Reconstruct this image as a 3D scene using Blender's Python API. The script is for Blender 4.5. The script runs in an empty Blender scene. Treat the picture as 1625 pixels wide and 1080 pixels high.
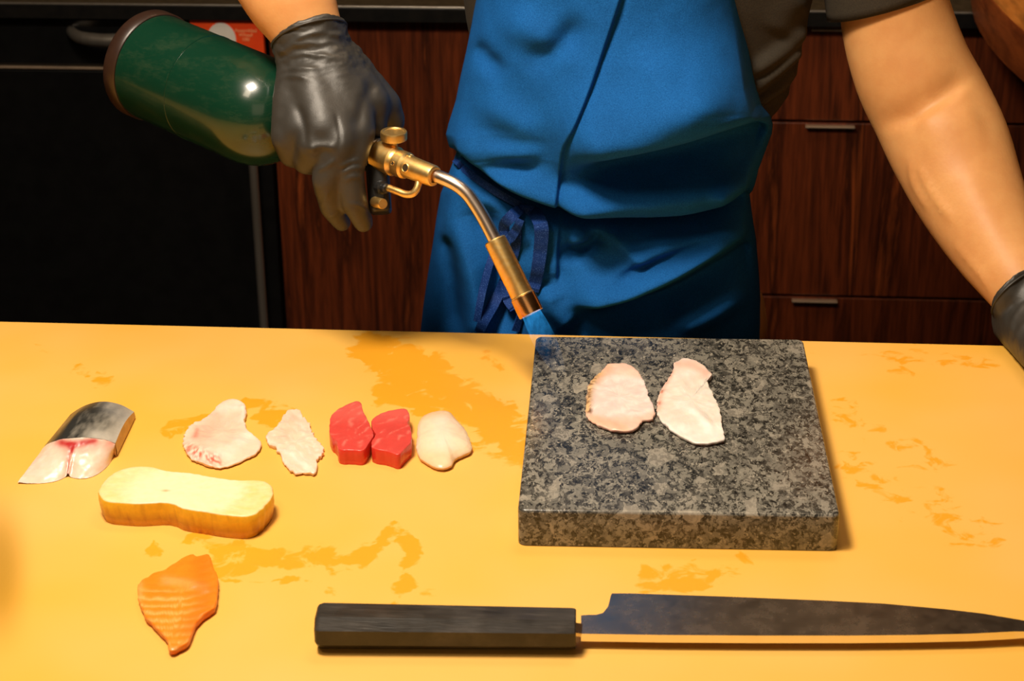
import bpy, bmesh, math, random
import numpy as np
from mathutils import Vector, Matrix, noise as mnoise
random.seed(4); np.random.seed(4)
SC = bpy.context.scene
COL = SC.collection
CT = 0.90                                   # height of the worktop
# ------------------------------------------------------------------ camera
FPX, PITCH, YAW, ROLL, CAMH = 3058.06, 0.41273, 0.08925, 0.01156, 0.66544
CAM = np.array([0, 0, CT + CAMH])
FW = np.array([-math.sin(YAW)*math.cos(PITCH), math.cos(YAW)*math.cos(PITCH), -math.sin(PITCH)])
_r = np.array([math.cos(YAW), math.sin(YAW), 0.0]); _d = np.cross(FW, _r)
RT = math.cos(ROLL)*_r + math.sin(ROLL)*_d
DN = -math.sin(ROLL)*_r + math.cos(ROLL)*_d
cam_data = bpy.data.cameras.new('camera'); cam = bpy.data.objects.new('camera', cam_data); COL.objects.link(cam)
cam_data.sensor_width = 36; cam_data.lens = 36*FPX/1625
M = Matrix.Identity(4)
for i in range(3):
    M[i][0] = RT[i]; M[i][1] = -DN[i]; M[i][2] = -FW[i]; M[i][3] = CAM[i]
cam.matrix_world = M
cam_data.dof.use_dof = True; cam_data.dof.focus_distance = 1.52; cam_data.dof.aperture_fstop = 16
cam_data.clip_start = 0.05
SC.camera = cam
# ------------------------------------------------------------------ world, lights, exposure
w = bpy.data.worlds.new('world'); SC.world = w; w.use_nodes = True
w.node_tree.nodes['Background'].inputs[0].default_value = (1.0, 0.72, 0.45, 1)
w.node_tree.nodes['Background'].inputs[1].default_value = 0.03
SC.view_settings.view_transform = 'Standard'; SC.view_settings.look = 'None'
SC.view_settings.exposure = 0.0; SC.view_settings.gamma = 1; SC.view_settings.use_curve_mapping = False
def area(name, loc, target, size, power, color, sy=None):
    l = bpy.data.lights.new(name, 'AREA'); l.energy = power; l.color = color; l.size = size
    if sy: l.shape = 'RECTANGLE'; l.size_y = sy
    o = bpy.data.objects.new(name, l); COL.objects.link(o); o.location = loc
    o.rotation_euler = (Vector(target)-Vector(loc)).to_track_quat('-Z', 'Y').to_euler()
    return o
area('pendant_light', (-0.44, 1.08, 2.22), (-0.05, 1.32, 0.95), 0.28, 24.5, (1.0, 0.85, 0.68))
area('apron_fill', (-0.70, 0.50, 2.45), (0.1, 1.6, 1.0), 0.35, 5, (1.0, 0.82, 0.60))  # added frontal fill to soften the apron, not a known fixture
area('aisle_light', (0.1, 2.02, 2.55), (0.0, 2.6, 0.6), 0.6, 9, (1.0, 0.72, 0.45))
area('room_fill', (0.4, -1.2, 2.3), (0.0, 2.4, 0.7), 1.6, 6, (1.0, 0.74, 0.48))  # added weak soft fill from behind the camera, no lamp known there
# ------------------------------------------------------------------ pixel <-> world helpers
def ray(u, v): return FW + RT*(u-812.5)/FPX + DN*(v-540)/FPX
def PY(u, v, Y): d = ray(u, v); return CAM + d*(Y/d[1])              # on the plane at distance Y
def PZ(u, v, z=0.0): d = ray(u, v); return CAM + d*((z-CAMH)/d[2])    # z above the worktop
def PD(u, v, dep): return CAM + ray(u, v)*dep                        # at a camera depth
def proj(V):
    V = np.asarray(V, float)-CAM; z = V@FW
    return np.stack([812.5+FPX*(V@RT)/z, 540+FPX*(V@DN)/z], -1)
def px2m(dep): return dep/FPX
# ------------------------------------------------------------------ noise / strokes
def fbm(P, scale, oct=3):
    out = np.zeros(len(P))
    for i, p in enumerate(P): out[i] = mnoise.fractal(Vector(p)*scale, 0.8, 2.0, oct)
    return out
def seg_dist(Q, pts):
    """nearest distance, signed side and 0..1 position of pixels Q along a polyline"""
    pts = np.array(pts, float); L = np.r_[0, np.cumsum(np.linalg.norm(np.diff(pts, axis=0), axis=1))]
    best = np.full(len(Q), 1e9); sgn = np.zeros(len(Q)); tt = np.zeros(len(Q))
    for i in range(len(pts)-1):
        a, b = pts[i], pts[i+1]; ab = b-a; n2 = ab@ab
        t = np.clip(((Q-a)@ab)/n2, 0, 1); c = a+t[:, None]*ab; dv = Q-c; d = np.hypot(dv[:, 0], dv[:, 1])
        s = ab[0]*dv[:, 1]-ab[1]*dv[:, 0]
        m = d < best; best[m] = d[m]; sgn[m] = np.sign(s[m]); tt[m] = (L[i]+t[m]*math.sqrt(n2))/L[-1]
    return best, sgn, tt
def strokes(Q, lst):
    """sum of fold profiles. each: (polyline, amplitude, width_above, width_below[, fade])"""
    out = np.zeros(len(Q))
    for s in lst:
        pl, amp, wu, wd = s[:4]; fade = s[4] if len(s) > 4 else 0.25
        d, sg, t = seg_dist(Q, smooth_poly(pl))
        wdt = np.where(sg < 0, wu, wd)
        f = np.clip(np.minimum(t, 1-t)/max(fade, 1e-3), 0, 1) if fade > 0 else 1.0
        f = f*f*(3-2*f) if fade > 0 else 1.0
        out += amp*np.exp(-(d/wdt)**2)*f
    return out
def smooth_poly(p, n=6):
    p = [np.array(q, float) for q in p]
    if len(p) < 3: return p
    q = [2*p[0]-p[1]]+p+[2*p[-1]-p[-2]]; out = []
    for i in range(1, len(q)-2):
        for k in range(n):
            t = k/n; a, b, c, d = q[i-1], q[i], q[i+1], q[i+2]
            out.append(.5*((2*b)+(-a+c)*t+(2*a-5*b+4*c-d)*t*t+(-a+3*b-3*c+d)*t**3))
    out.append(p[-1]); return out
# ------------------------------------------------------------------ materials
def mat(name, col=(.5, .5, .5), rough=.5, metal=0.0, **kw):
    m = bpy.data.materials.new(name); m.use_nodes = True; nt = m.node_tree
    b = nt.nodes['Principled BSDF']
    b.inputs['Base Color'].default_value = (*col, 1); b.inputs['Roughness'].default_value = rough
    b.inputs['Metallic'].default_value = metal
    for k, v in kw.items(): b.inputs[k.replace('_', ' ')].default_value = v
    return m, nt, b
def N(nt, typ, **kw):
    n = nt.nodes.new(typ)
    for k, v in kw.items():
        if k.startswith('i_'):
            k2 = k[2:].replace('_', ' '); n.inputs[int(k2) if k2.isdigit() else k2].default_value = v
        else: setattr(n, k, v)
    return n
def ramp(nt, fac, stops):
    r = nt.nodes.new('ShaderNodeValToRGB'); e = r.color_ramp.elements
    while len(e) < len(stops): e.new(0.5)
    for i, (p, c) in enumerate(stops):
        e[i].position = p; e[i].color = (*c, 1) if len(c) == 3 else c
    nt.links.new(fac, r.inputs[0]); return r
def mix(nt, a, b, fac, mode='MIX'):
    m = nt.nodes.new('ShaderNodeMix'); m.data_type = 'RGBA'; m.blend_type = mode
    for s, x in ((6, a), (7, b), (0, fac)):
        if hasattr(x, 'default_value') or hasattr(x, 'links'): nt.links.new(x, m.inputs[s])
        elif s == 0: m.inputs[0].default_value = x
        else: m.inputs[s].default_value = (*x, 1)
    return m.outputs[2]
def coords(nt, scale=(1, 1, 1), rot=(0, 0, 0)):
    tc = nt.nodes.new('ShaderNodeTexCoord'); mp = nt.nodes.new('ShaderNodeMapping')
    mp.inputs['Scale'].default_value = scale; mp.inputs['Rotation'].default_value = rot
    nt.links.new(tc.outputs['Object'], mp.inputs[0]); return mp.outputs[0]
def tex(nt, vec, scale, detail=3, rough=.5, dist=0.0):
    n = N(nt, 'ShaderNodeTexNoise', i_Scale=scale, i_Detail=detail, i_Roughness=rough, i_Distortion=dist)
    nt.links.new(vec, n.inputs['Vector']); return n.outputs[0]
def bump(nt, b, h, strength=.2, dist=.001):
    n = N(nt, 'ShaderNodeBump', i_Strength=strength, i_Distance=dist)
    nt.links.new(h, n.inputs['Height']); nt.links.new(n.outputs[0], b.inputs['Normal'])
def noisy(name, c1, c2, scale, rough=.5, metal=0., bs=.2, bd=.0005, stretch=(1, 1, 1), detail=4, lo=.35, hi=.65, **kw):
    m, nt, b = mat(name, c1, rough, metal, **kw); v = coords(nt, stretch)
    f = tex(nt, v, scale, detail); r = ramp(nt, f, [(lo, c1), (hi, c2)])
    nt.links.new(r.outputs[0], b.inputs['Base Color']); bump(nt, b, f, bs, bd); return m
# worktop: matte ochre board, wet marks stored as an attribute
m, nt, b = mat('ochre_board', rough=.42); MB_BOARD = m
v = coords(nt); at = N(nt, 'ShaderNodeAttribute', attribute_name='stain')
n1 = tex(nt, v, 55, 5, .6, .6); n2 = tex(nt, v, 6, 2)
add = N(nt, 'ShaderNodeMath', operation='MULTIPLY_ADD'); nt.links.new(n1, add.inputs[0]); add.inputs[1].default_value = 1.6; nt.links.new(at.outputs['Fac'], add.inputs[2])
hf = N(nt, 'ShaderNodeMath', operation='MULTIPLY'); nt.links.new(add.outputs[0], hf.inputs[0]); hf.inputs[1].default_value = .5
sr = ramp(nt, hf.outputs[0], [(1.20/2, (0, 0, 0)), (1.34/2, (1, 1, 1))])
base = ramp(nt, n2, [(.3, (.88, .505, .125)), (.7, (.87, .46, .062))])
c = mix(nt, base.outputs[0], (.87, .375, .020), sr.outputs[0])
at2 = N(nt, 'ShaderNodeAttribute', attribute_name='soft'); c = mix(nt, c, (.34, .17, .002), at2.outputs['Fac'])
nt.links.new(c, b.inputs['Base Color'])
rr = N(nt, 'ShaderNodeMapRange'); nt.links.new(sr.outputs[0], rr.inputs[0]); rr.inputs[3].default_value = .46; rr.inputs[4].default_value = .34
nt.links.new(rr.outputs[0], b.inputs['Roughness']); bump(nt, b, tex(nt, v, 900, 2), .12, .0004)
# granite
m, nt, b = mat('granite', rough=.24); M_GRANITE = m
v = coords(nt, (1, .6, 1))
wv = N(nt, 'ShaderNodeTexNoise', i_Scale=110.0, i_Detail=3.0); nt.links.new(v, wv.inputs['Vector'])
ad = N(nt, 'ShaderNodeVectorMath', operation='MULTIPLY_ADD'); nt.links.new(wv.outputs['Color'], ad.inputs[0]); ad.inputs[1].default_value = (.014, .014, .014); nt.links.new(v, ad.inputs[2])
vo = N(nt, 'ShaderNodeTexVoronoi', i_Scale=95.0); nt.links.new(ad.outputs[0], vo.inputs['Vector'])
sep = N(nt, 'ShaderNodeSeparateColor'); nt.links.new(vo.outputs['Color'], sep.inputs[0])
big = ramp(nt, sep.outputs[0], [(.0, (.11, .104, .088)), (.3, (.16, .15, .125)), (.6, (.21, .198, .162)), (.85, (.25, .232, .19)), (.96, (.33, .30, .245)), (1, (.38, .34, .27))])
fine = ramp(nt, tex(nt, v, 230, 5, .75), [(.40, (.0, .0, .0)), (.58, (1, 1, 1))])
f2 = ramp(nt, tex(nt, ad.outputs[0], 210, 5, .75), [(.475, (0, 0, 0)), (.52, (1, 1, 1))])
bl_ = ramp(nt, sep.outputs[0], [(.88, (0, 0, 0)), (.97, (.7, .7, .7))]); mxm = N(nt, 'ShaderNodeMath', operation='MAXIMUM'); nt.links.new(bl_.outputs[0], mxm.inputs[0]); nt.links.new(f2.outputs[0], mxm.inputs[1])
c = mix(nt, (.009, .009, .008), big.outputs[0], mxm.outputs[0])
c = mix(nt, c, (.22, .205, .175), 0.0)
c2 = mix(nt, c, (.26, .24, .20), fine.outputs[0], 'MIX')
c = mix(nt, c, c2, .22)
sp = ramp(nt, tex(nt, v, 420, 3, .6), [(.60, (0, 0, 0)), (.66, (1, 1, 1))]); c = mix(nt, c, (.34, .31, .25), sp.outputs[0])
nt.links.new(c, b.inputs['Base Color']); bump(nt, b, fine.outputs[0], .08, .0003)
# walnut
def wood(name, c1, c2, c3, s=1.0, rough=.38, rot=(0, 0, 0), st=(1, 1, .06)):
    m, nt, b = mat(name, c1, rough); v = coords(nt, st, rot)
    f = tex(nt, v, 34*s, 6, .65, .5); g = tex(nt, v, 180*s, 3, .6)
    r = ramp(nt, f, [(.32, c1), (.48, c2), (.60, c1), (.72, c3)])
    r2 = ramp(nt, g, [(.3, (.45, .45, .45)), (.6, (1, 1, 1))])
    nt.links.new(mix(nt, r.outputs[0], r2.outputs[0], .8, 'MULTIPLY'), b.inputs['Base Color']); bump(nt, b, g, .15, .0003); return m
M_WALNUT = wood('walnut', (.055, .011, .003), (.17, .033, .008), (.40, .085, .018))
M_TABLE = wood('reddish_wood', (.20, .040, .008), (.32, .075, .014), (.42, .11, .022), .5, .45, (0, 0, .8), (1, .15, 1))
M_TABLETOP = wood('table_top_wood', (.62, .20, .03), (.75, .27, .05), (.8, .32, .07), .5, .4, (0, 0, .8), (1, .15, 1))
M_BLACK = noisy('black_appliance', (.004, .004, .004), (.006, .006, .006), 40, .3, bs=.02)
M_BLACKSTONE = noisy('black_stone', (.045, .032, .016), (.07, .05, .026), 90, .4)
M_EDGE = noisy('black_edge', (.006, .006, .006), (.01, .009, .008), 60, .3)
M_PLASTIC = noisy('black_plastic', (.012, .012, .012), (.018, .018, .018), 200, .32, bs=.05)
M_STEEL = noisy('steel', (.36, .32, .27), (.42, .38, .33), 60, .34, .85, bs=.05, stretch=(1, 1, .1))
M_DARKMETAL = noisy('dark_metal', (.55, .40, .28), (.6, .45, .32), 60, .4, .7, bs=.05)
M_BRASS = noisy('brass', (.95, .62, .20), (1.0, .72, .30), 300, .40, 1., bs=.08, bd=.0002)
M_HOT = noisy('heat_tinted_brass', (.75, .36, .12), (.80, .47, .22), 90, .25, 1., bs=.05)
M_NICKEL = noisy('nickel_tube', (.88, .72, .60), (.92, .78, .66), 90, .30, 1., bs=.02)
M_HOLE = noisy('bore_shade', (.03, .018, .006), (.05, .03, .01), 200, .6)  # near-black colour painted as the shade inside the air holes
m, nt, b = mat('green_enamel', (.005, .035, .018), .25, Coat_Weight=.5, Coat_Roughness=.1); M_GREEN = m
v = coords(nt); bump(nt, b, tex(nt, v, 14, 3), .35, .002)
sc = ramp(nt, tex(nt, coords(nt, (1, 1, 3)), 26, 6, .8), [(.50, (.004, .034, .017)), (.80, (.028, .055, .028))]); nt.links.new(sc.outputs[0], b.inputs['Base Color'])
M_CANBASE = noisy('canister_base_ring', (.025, .011, .007), (.036, .017, .010), 60, .38)
M_FLOOR = noisy('floor_tile', (.02, .014, .01), (.03, .02, .015), 8, .5)
M_WALL = noisy('dark_wall', (.07, .045, .03), (.09, .06, .04), 5, .8)
M_CEIL = noisy('ceiling_paint', (.08, .06, .045), (.09, .07, .05), 5, .8)
M_RED = noisy('red_orange_card', (.85, .055, .004), (.88, .075, .006), 30, .5, bs=.02)
M_WHITE = noisy('white_print', (.75, .70, .62), (.8, .75, .68), 60, .5, bs=.02)
M_CREAM = noisy('cream_print', (.9, .42, .18), (.92, .46, .2), 60, .5, bs=.02)
# skin
m, nt, b = mat('skin', (.62, .30, .16), .48, Subsurface_Weight=.12, Subsurface_Scale=.01); M_SKIN = m
b.inputs['Specular IOR Level'].default_value = .3
b.inputs['Subsurface Radius'].default_value = (1., .35, .18)
v = coords(nt); f = tex(nt, v, 28, 4, .6); r = ramp(nt, f, [(.35, (.66, .305, .105)), (.65, (.73, .37, .135))])
nt.links.new(r.outputs[0], b.inputs['Base Color']); bump(nt, b, tex(nt, v, 420, 3), .25, .0006)
# cloth
def cloth(name, c1, c2, sc=900, rough=.85, bs=.4, **kw):
    m, nt, b = mat(name, c1, rough, **kw); v = coords(nt)
    f = tex(nt, v, sc, 2, .7); g = tex(nt, v, 30, 3)
    r = ramp(nt, f, [(.3, c1), (.7, c2)]); r2 = ramp(nt, g, [(.3, (.86, .86, .86)), (.7, (1, 1, 1))])
    nt.links.new(mix(nt, r.outputs[0], r2.outputs[0], 1., 'MULTIPLY'), b.inputs['Base Color']); bump(nt, b, f, bs, .0006); return m
M_APRON = cloth('blue_apron_cloth', (.0035, .078, .28), (.010, .135, .45), Specular_IOR_Level=.15)
M_APRONEDGE = cloth('blue_apron_edge', (.010, .075, .24), (.02, .12, .34))
M_SHIRT = cloth('dark_olive_jersey', (.024, .017, .009), (.042, .031, .016), 700)
M_TROUSER = cloth('black_trousers', (.015, .015, .015), (.02, .02, .02))
m, nt, b = mat('ribbed_blue_tape', (.010, .055, .30), .7, Specular_IOR_Level=.2); M_TIE = m
v = coords(nt); f = ramp(nt, tex(nt, v, 1500, 2), [(.55, (.003, .030, .17)), (.78, (.08, .20, .60))]); nt.links.new(f.outputs[0], b.inputs['Base Color']); bump(nt, b, f.outputs[0], .4, .0004)
m, nt, b = mat('black_nitrile', (.050, .046, .040), .50, Specular_IOR_Level=.65); M_GLOVE = m
v = coords(nt); bump(nt, b, tex(nt, v, 700, 2), .25, .0003)
g = ramp(nt, tex(nt, v, 30, 3), [(.3, (.026, .024, .020)), (.7, (.040, .036, .030))]); nt.links.new(g.outputs[0], b.inputs['Base Color'])
m, nt, b = mat('black_wood_handle', (.02, .017, .014), .36); M_HANDLE = m
v = coords(nt, (1, 6, 1)); f = tex(nt, v, 40, 5, .6); g = ramp(nt, f, [(.3, (.014, .012, .010)), (.55, (.032, .027, .022)), (.7, (.055, .047, .04))])
nt.links.new(g.outputs[0], b.inputs['Base Color']); bump(nt, b, tex(nt, coords(nt, (.2, 3, 3)), 300, 3), .2, .0004)
rg = ramp(nt, tex(nt, coords(nt), 25, 4), [(.4, (.28, .28, .28)), (.6, (.5, .5, .5))]); nt.links.new(rg.outputs[0], b.inputs['Roughness'])
m, nt, b = mat('polished_blade', (.30, .27, .24), .16, 1.); M_BLADE = m
v = coords(nt, (.3, 1, 1)); f = tex(nt, v, 30, 5, .7); g = ramp(nt, f, [(.2, (.54, .45, .36)), (.8, (.60, .50, .40))]); nt.links.new(g.outputs[0], b.inputs['Base Color'])
g = ramp(nt, tex(nt, coords(nt), 60, 5, .7), [(.2, (.20, .20, .20)), (.8, (.32, .32, .32))]); nt.links.new(g.outputs[0], b.inputs['Roughness'])
M_BEVEL = noisy('ground_edge', (.85, .80, .72), (.9, .85, .78), 60, .22, 1., bs=.03)
def flesh(name, rough=.32, sss=.15, bs=.25, bsc=160, st=(1, 1, 1)):
    m, nt, b = mat(name, (.8, .6, .5), rough, Subsurface_Weight=sss, Subsurface_Scale=.004)
    at = N(nt, 'ShaderNodeAttribute', attribute_name='Col'); v = coords(nt, st)
    f = tex(nt, v, bsc, 4, .6); r = ramp(nt, f, [(.3, (.90, .90, .90)), (.7, (1, 1, 1))])
    nt.links.new(mix(nt, at.outputs['Color'], r.outputs[0], 1., 'MULTIPLY'), b.inputs['Base Color']); bump(nt, b, f, bs, .0008); return m
M_FLESH = flesh('wet_fish_flesh', .30, .18, .12, 120); M_SKINFISH = flesh('silver_fish_skin', .30, 0, .15, 300); M_EGG = flesh('egg_omelette', .36, .1, .3, 260)
M_SKINFISH.node_tree.nodes['Principled BSDF'].inputs['Metallic'].default_value = .35
# flame
m = bpy.data.materials.new('blue_flame'); m.use_nodes = True; nt = m.node_tree; nt.nodes.clear(); M_FLAME = m
out = N(nt, 'ShaderNodeOutputMaterial'); em = N(nt, 'ShaderNodeEmission', i_Color=(.03, .36, .85, 1), i_Strength=1.0); tr = N(nt, 'ShaderNodeBsdfTransparent'); ms = N(nt, 'ShaderNodeAddShader')
at = N(nt, 'ShaderNodeAttribute', attribute_name='glow'); mu = N(nt, 'ShaderNodeMath', operation='MULTIPLY')
nz = ramp(nt, tex(nt, coords(nt, (1, 1, .25)), 160, 3), [(.35, (.25, .25, .25)), (.65, (1.6, 1.6, 1.6))])
nt.links.new(at.outputs['Fac'], mu.inputs[0]); nt.links.new(nz.outputs[0], mu.inputs[1]); nt.links.new(mu.outputs[0], em.inputs['Strength'])
nt.links.new(em.outputs[0], ms.inputs[0]); nt.links.new(tr.outputs[0], ms.inputs[1]); nt.links.new(ms.outputs[0], out.inputs[0])
# ------------------------------------------------------------------ object helpers
ORG = {}
def empty(name, loc, label, cat, group=None):
    o = bpy.data.objects.new(name, None); COL.objects.link(o); o.location = tuple(loc); o.empty_display_size = .05
    o['label'] = label; o['category'] = cat; ORG[o.name] = np.array(loc, float)
    if group: o['group'] = group
    return o
def link(name, me, material, parent=None, smooth=True, auto=None):
    """me holds world coordinates; origin goes to the parent's origin or the mesh's own base"""
    n = len(me.vertices); co = np.empty(n*3); me.vertices.foreach_get('co', co); co = co.reshape(-1, 3)
    own = np.array([(co[:, 0].min()+co[:, 0].max())/2, (co[:, 1].min()+co[:, 1].max())/2, co[:, 2].min()])
    o = bpy.data.objects.new(name, me); COL.objects.link(o)
    base = ORG[parent.name] if parent else np.zeros(3)
    me.vertices.foreach_set('co', (co-own).ravel()); o.location = tuple(own-base); ORG[o.name] = own
    if parent: o.parent = parent
    if material: me.materials.clear(); [me.materials.append(x) for x in (material if isinstance(material, list) else [material])]
    if smooth: me.polygons.foreach_set('use_smooth', [True]*len(me.polygons))
    if auto is not None: me.set_sharp_from_angle(angle=math.radians(auto))
    me.update(); return o
def mk(V, F):
    me = bpy.data.meshes.new('m'); me.from_pydata([tuple(map(float, v)) for v in V], [], F); me.update(); return me
def thing(o, label, cat, group=None):
    o['label'] = label; o['category'] = cat
    if group: o['group'] = group
    return o
def box(lo, hi, bev=.001, seg=2, frame=None, sub=None):
    bm = bmesh.new(); bmesh.ops.create_cube(bm, size=1)
    lo = Vector(lo); hi = Vector(hi)
    for v in bm.verts:
        v.co = Vector((lo[i]+(v.co[i]+.5)*(hi[i]-lo[i]) for i in range(3)))
    if bev > 0: bmesh.ops.bevel(bm, geom=bm.edges[:], offset=bev, segments=seg, affect='EDGES', profile=.5)
    if frame is not None: bmesh.ops.transform(bm, matrix=frame, verts=bm.verts[:])
    me = bpy.data.meshes.new('m'); bm.to_mesh(me); bm.free(); return me
def frame_from(o, z, x=None):
    z = np.array(z, float); z /= np.linalg.norm(z)
    x = np.array(x if x is not None else ([1, 0, 0] if abs(z[0]) < .9 else [0, 1, 0]), float)
    x = x-z*(x@z); x /= np.linalg.norm(x); y = np.cross(z, x)
    return np.array(o, float), x, y, z
def rings(R, closed_caps=True):
    """list of rings (n,3) -> mesh data"""
    n = len(R[0]); V = np.concatenate(R); F = []
    for i in range(len(R)-1):
        for j in range(n):
            k = (j+1) % n; F.append((i*n+j, i*n+k, (i+1)*n+k, (i+1)*n+j))
    if closed_caps:
        F.append(tuple(range(n))[::-1]); F.append(tuple((len(R)-1)*n+j for j in range(n)))
    return V, F
def lathe(p0, ax, prof, n=40, x=None):
    """prof: (distance along axis, radius)"""
    o, x, y, z = frame_from(p0, ax, x); a = np.linspace(0, 2*math.pi, n, endpoint=False)
    R = [o+z*t+np.outer(np.cos(a), x)*r+np.outer(np.sin(a), y)*r for t, r in prof]
    return rings(R)
def tube(path, rad, n=20, smooth=True):
    P = [np.array(p, float) for p in path]; R0 = list(rad) if hasattr(rad, '__len__') else [rad]*len(P)
    if smooth:
        Q = smooth_poly([np.r_[p, r] for p, r in zip(P, R0)], 8); P = [q[:3] for q in Q]; R0 = [q[3] for q in Q]
    a = np.linspace(0, 2*math.pi, n, endpoint=False); R = []; x = None
    for i, p in enumerate(P):
        d = P[min(i+1, len(P)-1)]-P[max(i-1, 0)]; _, x, y, z = frame_from(p, d, x)
        R.append(p+np.outer(np.cos(a), x)*R0[i]+np.outer(np.sin(a), y)*R0[i])
    return rings(R)
def capsule(p0, r0, p1, r1, n=18):
    p0 = np.array(p0, float); p1 = np.array(p1, float); d = p1-p0; L = np.linalg.norm(d)
    if L < 1e-5: d = np.array([0, 0, 1.]); L = 1e-4
    pr = [(-r0*math.cos(t), r0*math.sin(t)) for t in np.linspace(.12, math.pi/2, 6)]
    pr += [(L+r1*math.sin(t), r1*math.cos(t)) for t in np.linspace(0, math.pi/2-.12, 6)]
    return lathe(p0, d, pr, n)
def merge(parts):
    V = []; F = []; o = 0
    for v, f in parts:
        V.append(np.asarray(v)); F += [tuple(i+o for i in q) for q in f]; o += len(v)
    return np.concatenate(V), F
def remesh(parts, voxel, it=6, fac=.5, adapt=0.0):
    V, F = merge(parts); me = mk(V, F); o = bpy.data.objects.new('tmp', me); COL.objects.link(o)
    bm = bmesh.new(); bm.from_mesh(me); bmesh.ops.recalc_face_normals(bm, faces=bm.faces[:]); bm.to_mesh(me); bm.free()
    r = o.modifiers.new('r', 'REMESH'); r.mode = 'VOXEL'; r.voxel_size = voxel; r.adaptivity = adapt
    s = o.modifiers.new('s', 'SMOOTH'); s.iterations = it; s.factor = fac
    dg = bpy.context.evaluated_depsgraph_get(); dg.update()
    out = bpy.data.meshes.new_from_object(o.evaluated_get(dg)); bpy.data.objects.remove(o); bpy.data.meshes.remove(me)
    return out
def getco(me): c = np.empty(len(me.vertices)*3); me.vertices.foreach_get('co', c); return c.reshape(-1, 3)
def setco(me, c): me.vertices.foreach_set('co', np.asarray(c, float).ravel()); me.update()
def getno(me):
    c = np.empty(len(me.vertices)*3); me.vertices.foreach_get('normal', c); return c.reshape(-1, 3)
def disp_front(me, lst, extra=None):
    """press folds and creases into the side facing the counter"""
    c = getco(me); no = getno(me); q = proj(c); dirs = c-CAM; dirs /= np.linalg.norm(dirs, axis=1)[:, None]
    no = no*(1 if (no*(c-c.mean(0))).sum() > 0 else -1); fr = np.clip(-(no*dirs).sum(1)*2, 0, 1); d = strokes(q, lst)*fr
    if extra is not None: d = d+extra(c, q)
    setco(me, c+no*d[:, None])
def setcol(me, C, name='Col'):
    a = me.color_attributes.new(name, 'FLOAT_COLOR', 'POINT'); C = np.asarray(C, float)
    a.data.foreach_set('color', np.c_[C, np.ones(len(C))].ravel())
def setfac(me, name, f):
    a = me.attributes.new(name, 'FLOAT', 'POINT'); a.data.foreach_set('value', np.asarray(f, float))
def struct(o): o['kind'] = 'structure'; return o
def flat(me_vf): return mk(*me_vf)
# ------------------------------------------------------------------ setting
struct(link('floor', box((-3.2, -2.2, -.05), (4.6, 4.7, 0), 0), M_FLOOR, smooth=False))
struct(link('ceiling', box((-3.2, -2.2, 2.7), (4.6, 4.7, 2.75), 0), M_CEIL, smooth=False))
struct(link('wall_back', box((-3.2, 4.60, 0), (4.6, 4.70, 2.7), 0), M_WALL, smooth=False))
struct(link('wall_left', box((-3.3, -2.2, 0), (-3.2, 4.70, 2.7), 0), M_WALL, smooth=False))
struct(link('wall_right', box((4.5, -2.2, 0), (4.6, 4.70, 2.7), 0), M_WALL, smooth=False))
FY = 2.71                                                     # plane of the rear cabinet fronts
# ------------------------------------------------------------------ worktop
root = empty('worktop_counter', (0, 1.0, 0), 'ochre yellow worktop with wet marks that the food, slab and knife lie on', 'counter')
xs = np.concatenate([np.linspace(-1.5, -.68, 6)[:-1], np.linspace(-.68, .42, 276), np.linspace(.42, 1.5, 6)[1:]])
ys = np.concatenate([[.55, .8], np.linspace(.94, 1.527, 147)])
X, Yg = np.meshgrid(xs, ys); Vt = np.stack([X.ravel(), Yg.ravel(), np.full(X.size, CT)], 1)
nx, ny = len(xs), len(ys)
Ft = [(j*nx+i, j*nx+i+1, (j+1)*nx+i+1, (j+1)*nx+i) for j in range(ny-1) for i in range(nx-1)]
# rounded rim all round, then sides and underside
loop = [i for i in range(nx)]+[j*nx+nx-1 for j in range(1, ny)]+[(ny-1)*nx+i for i in range(nx-2, -1, -1)]+[j*nx for j in range(ny-2, 0, -1)]
cen = np.array([0, 1.04, 0]); V = [Vt]; prev = loop; nV = len(Vt); F = list(Ft)
for off, dz in ((.0025, -.0008), (.004, -.0035), (.004, -.045)):
    L = Vt[loop].copy(); L[:, 0] += np.where(L[:, 0] <= -1.499, -off, np.where(L[:, 0] >= 1.499, off, 0)); L[:, 1] += np.where(L[:, 1] <= .551, -off, np.where(L[:, 1] >= 1.5269, off, 0)); L[:, 2] += dz
    cur = list(range(nV, nV+len(loop))); V.append(L); nV += len(loop)
    for k in range(len(loop)):
        k2 = (k+1) % len(loop); F.append((prev[k], cur[k], cur[k2], prev[k2]))
    prev = cur
F.append(tuple(prev)[::-1]); V = np.concatenate(V)
me = mk(V, F)
q = proj(V); wob = np.c_[fbm(V, 26, 3), fbm(V+7.3, 26, 3)]*16; qq = q+wob
st = np.zeros(len(V)); sf = np.zeros(len(V))
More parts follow.
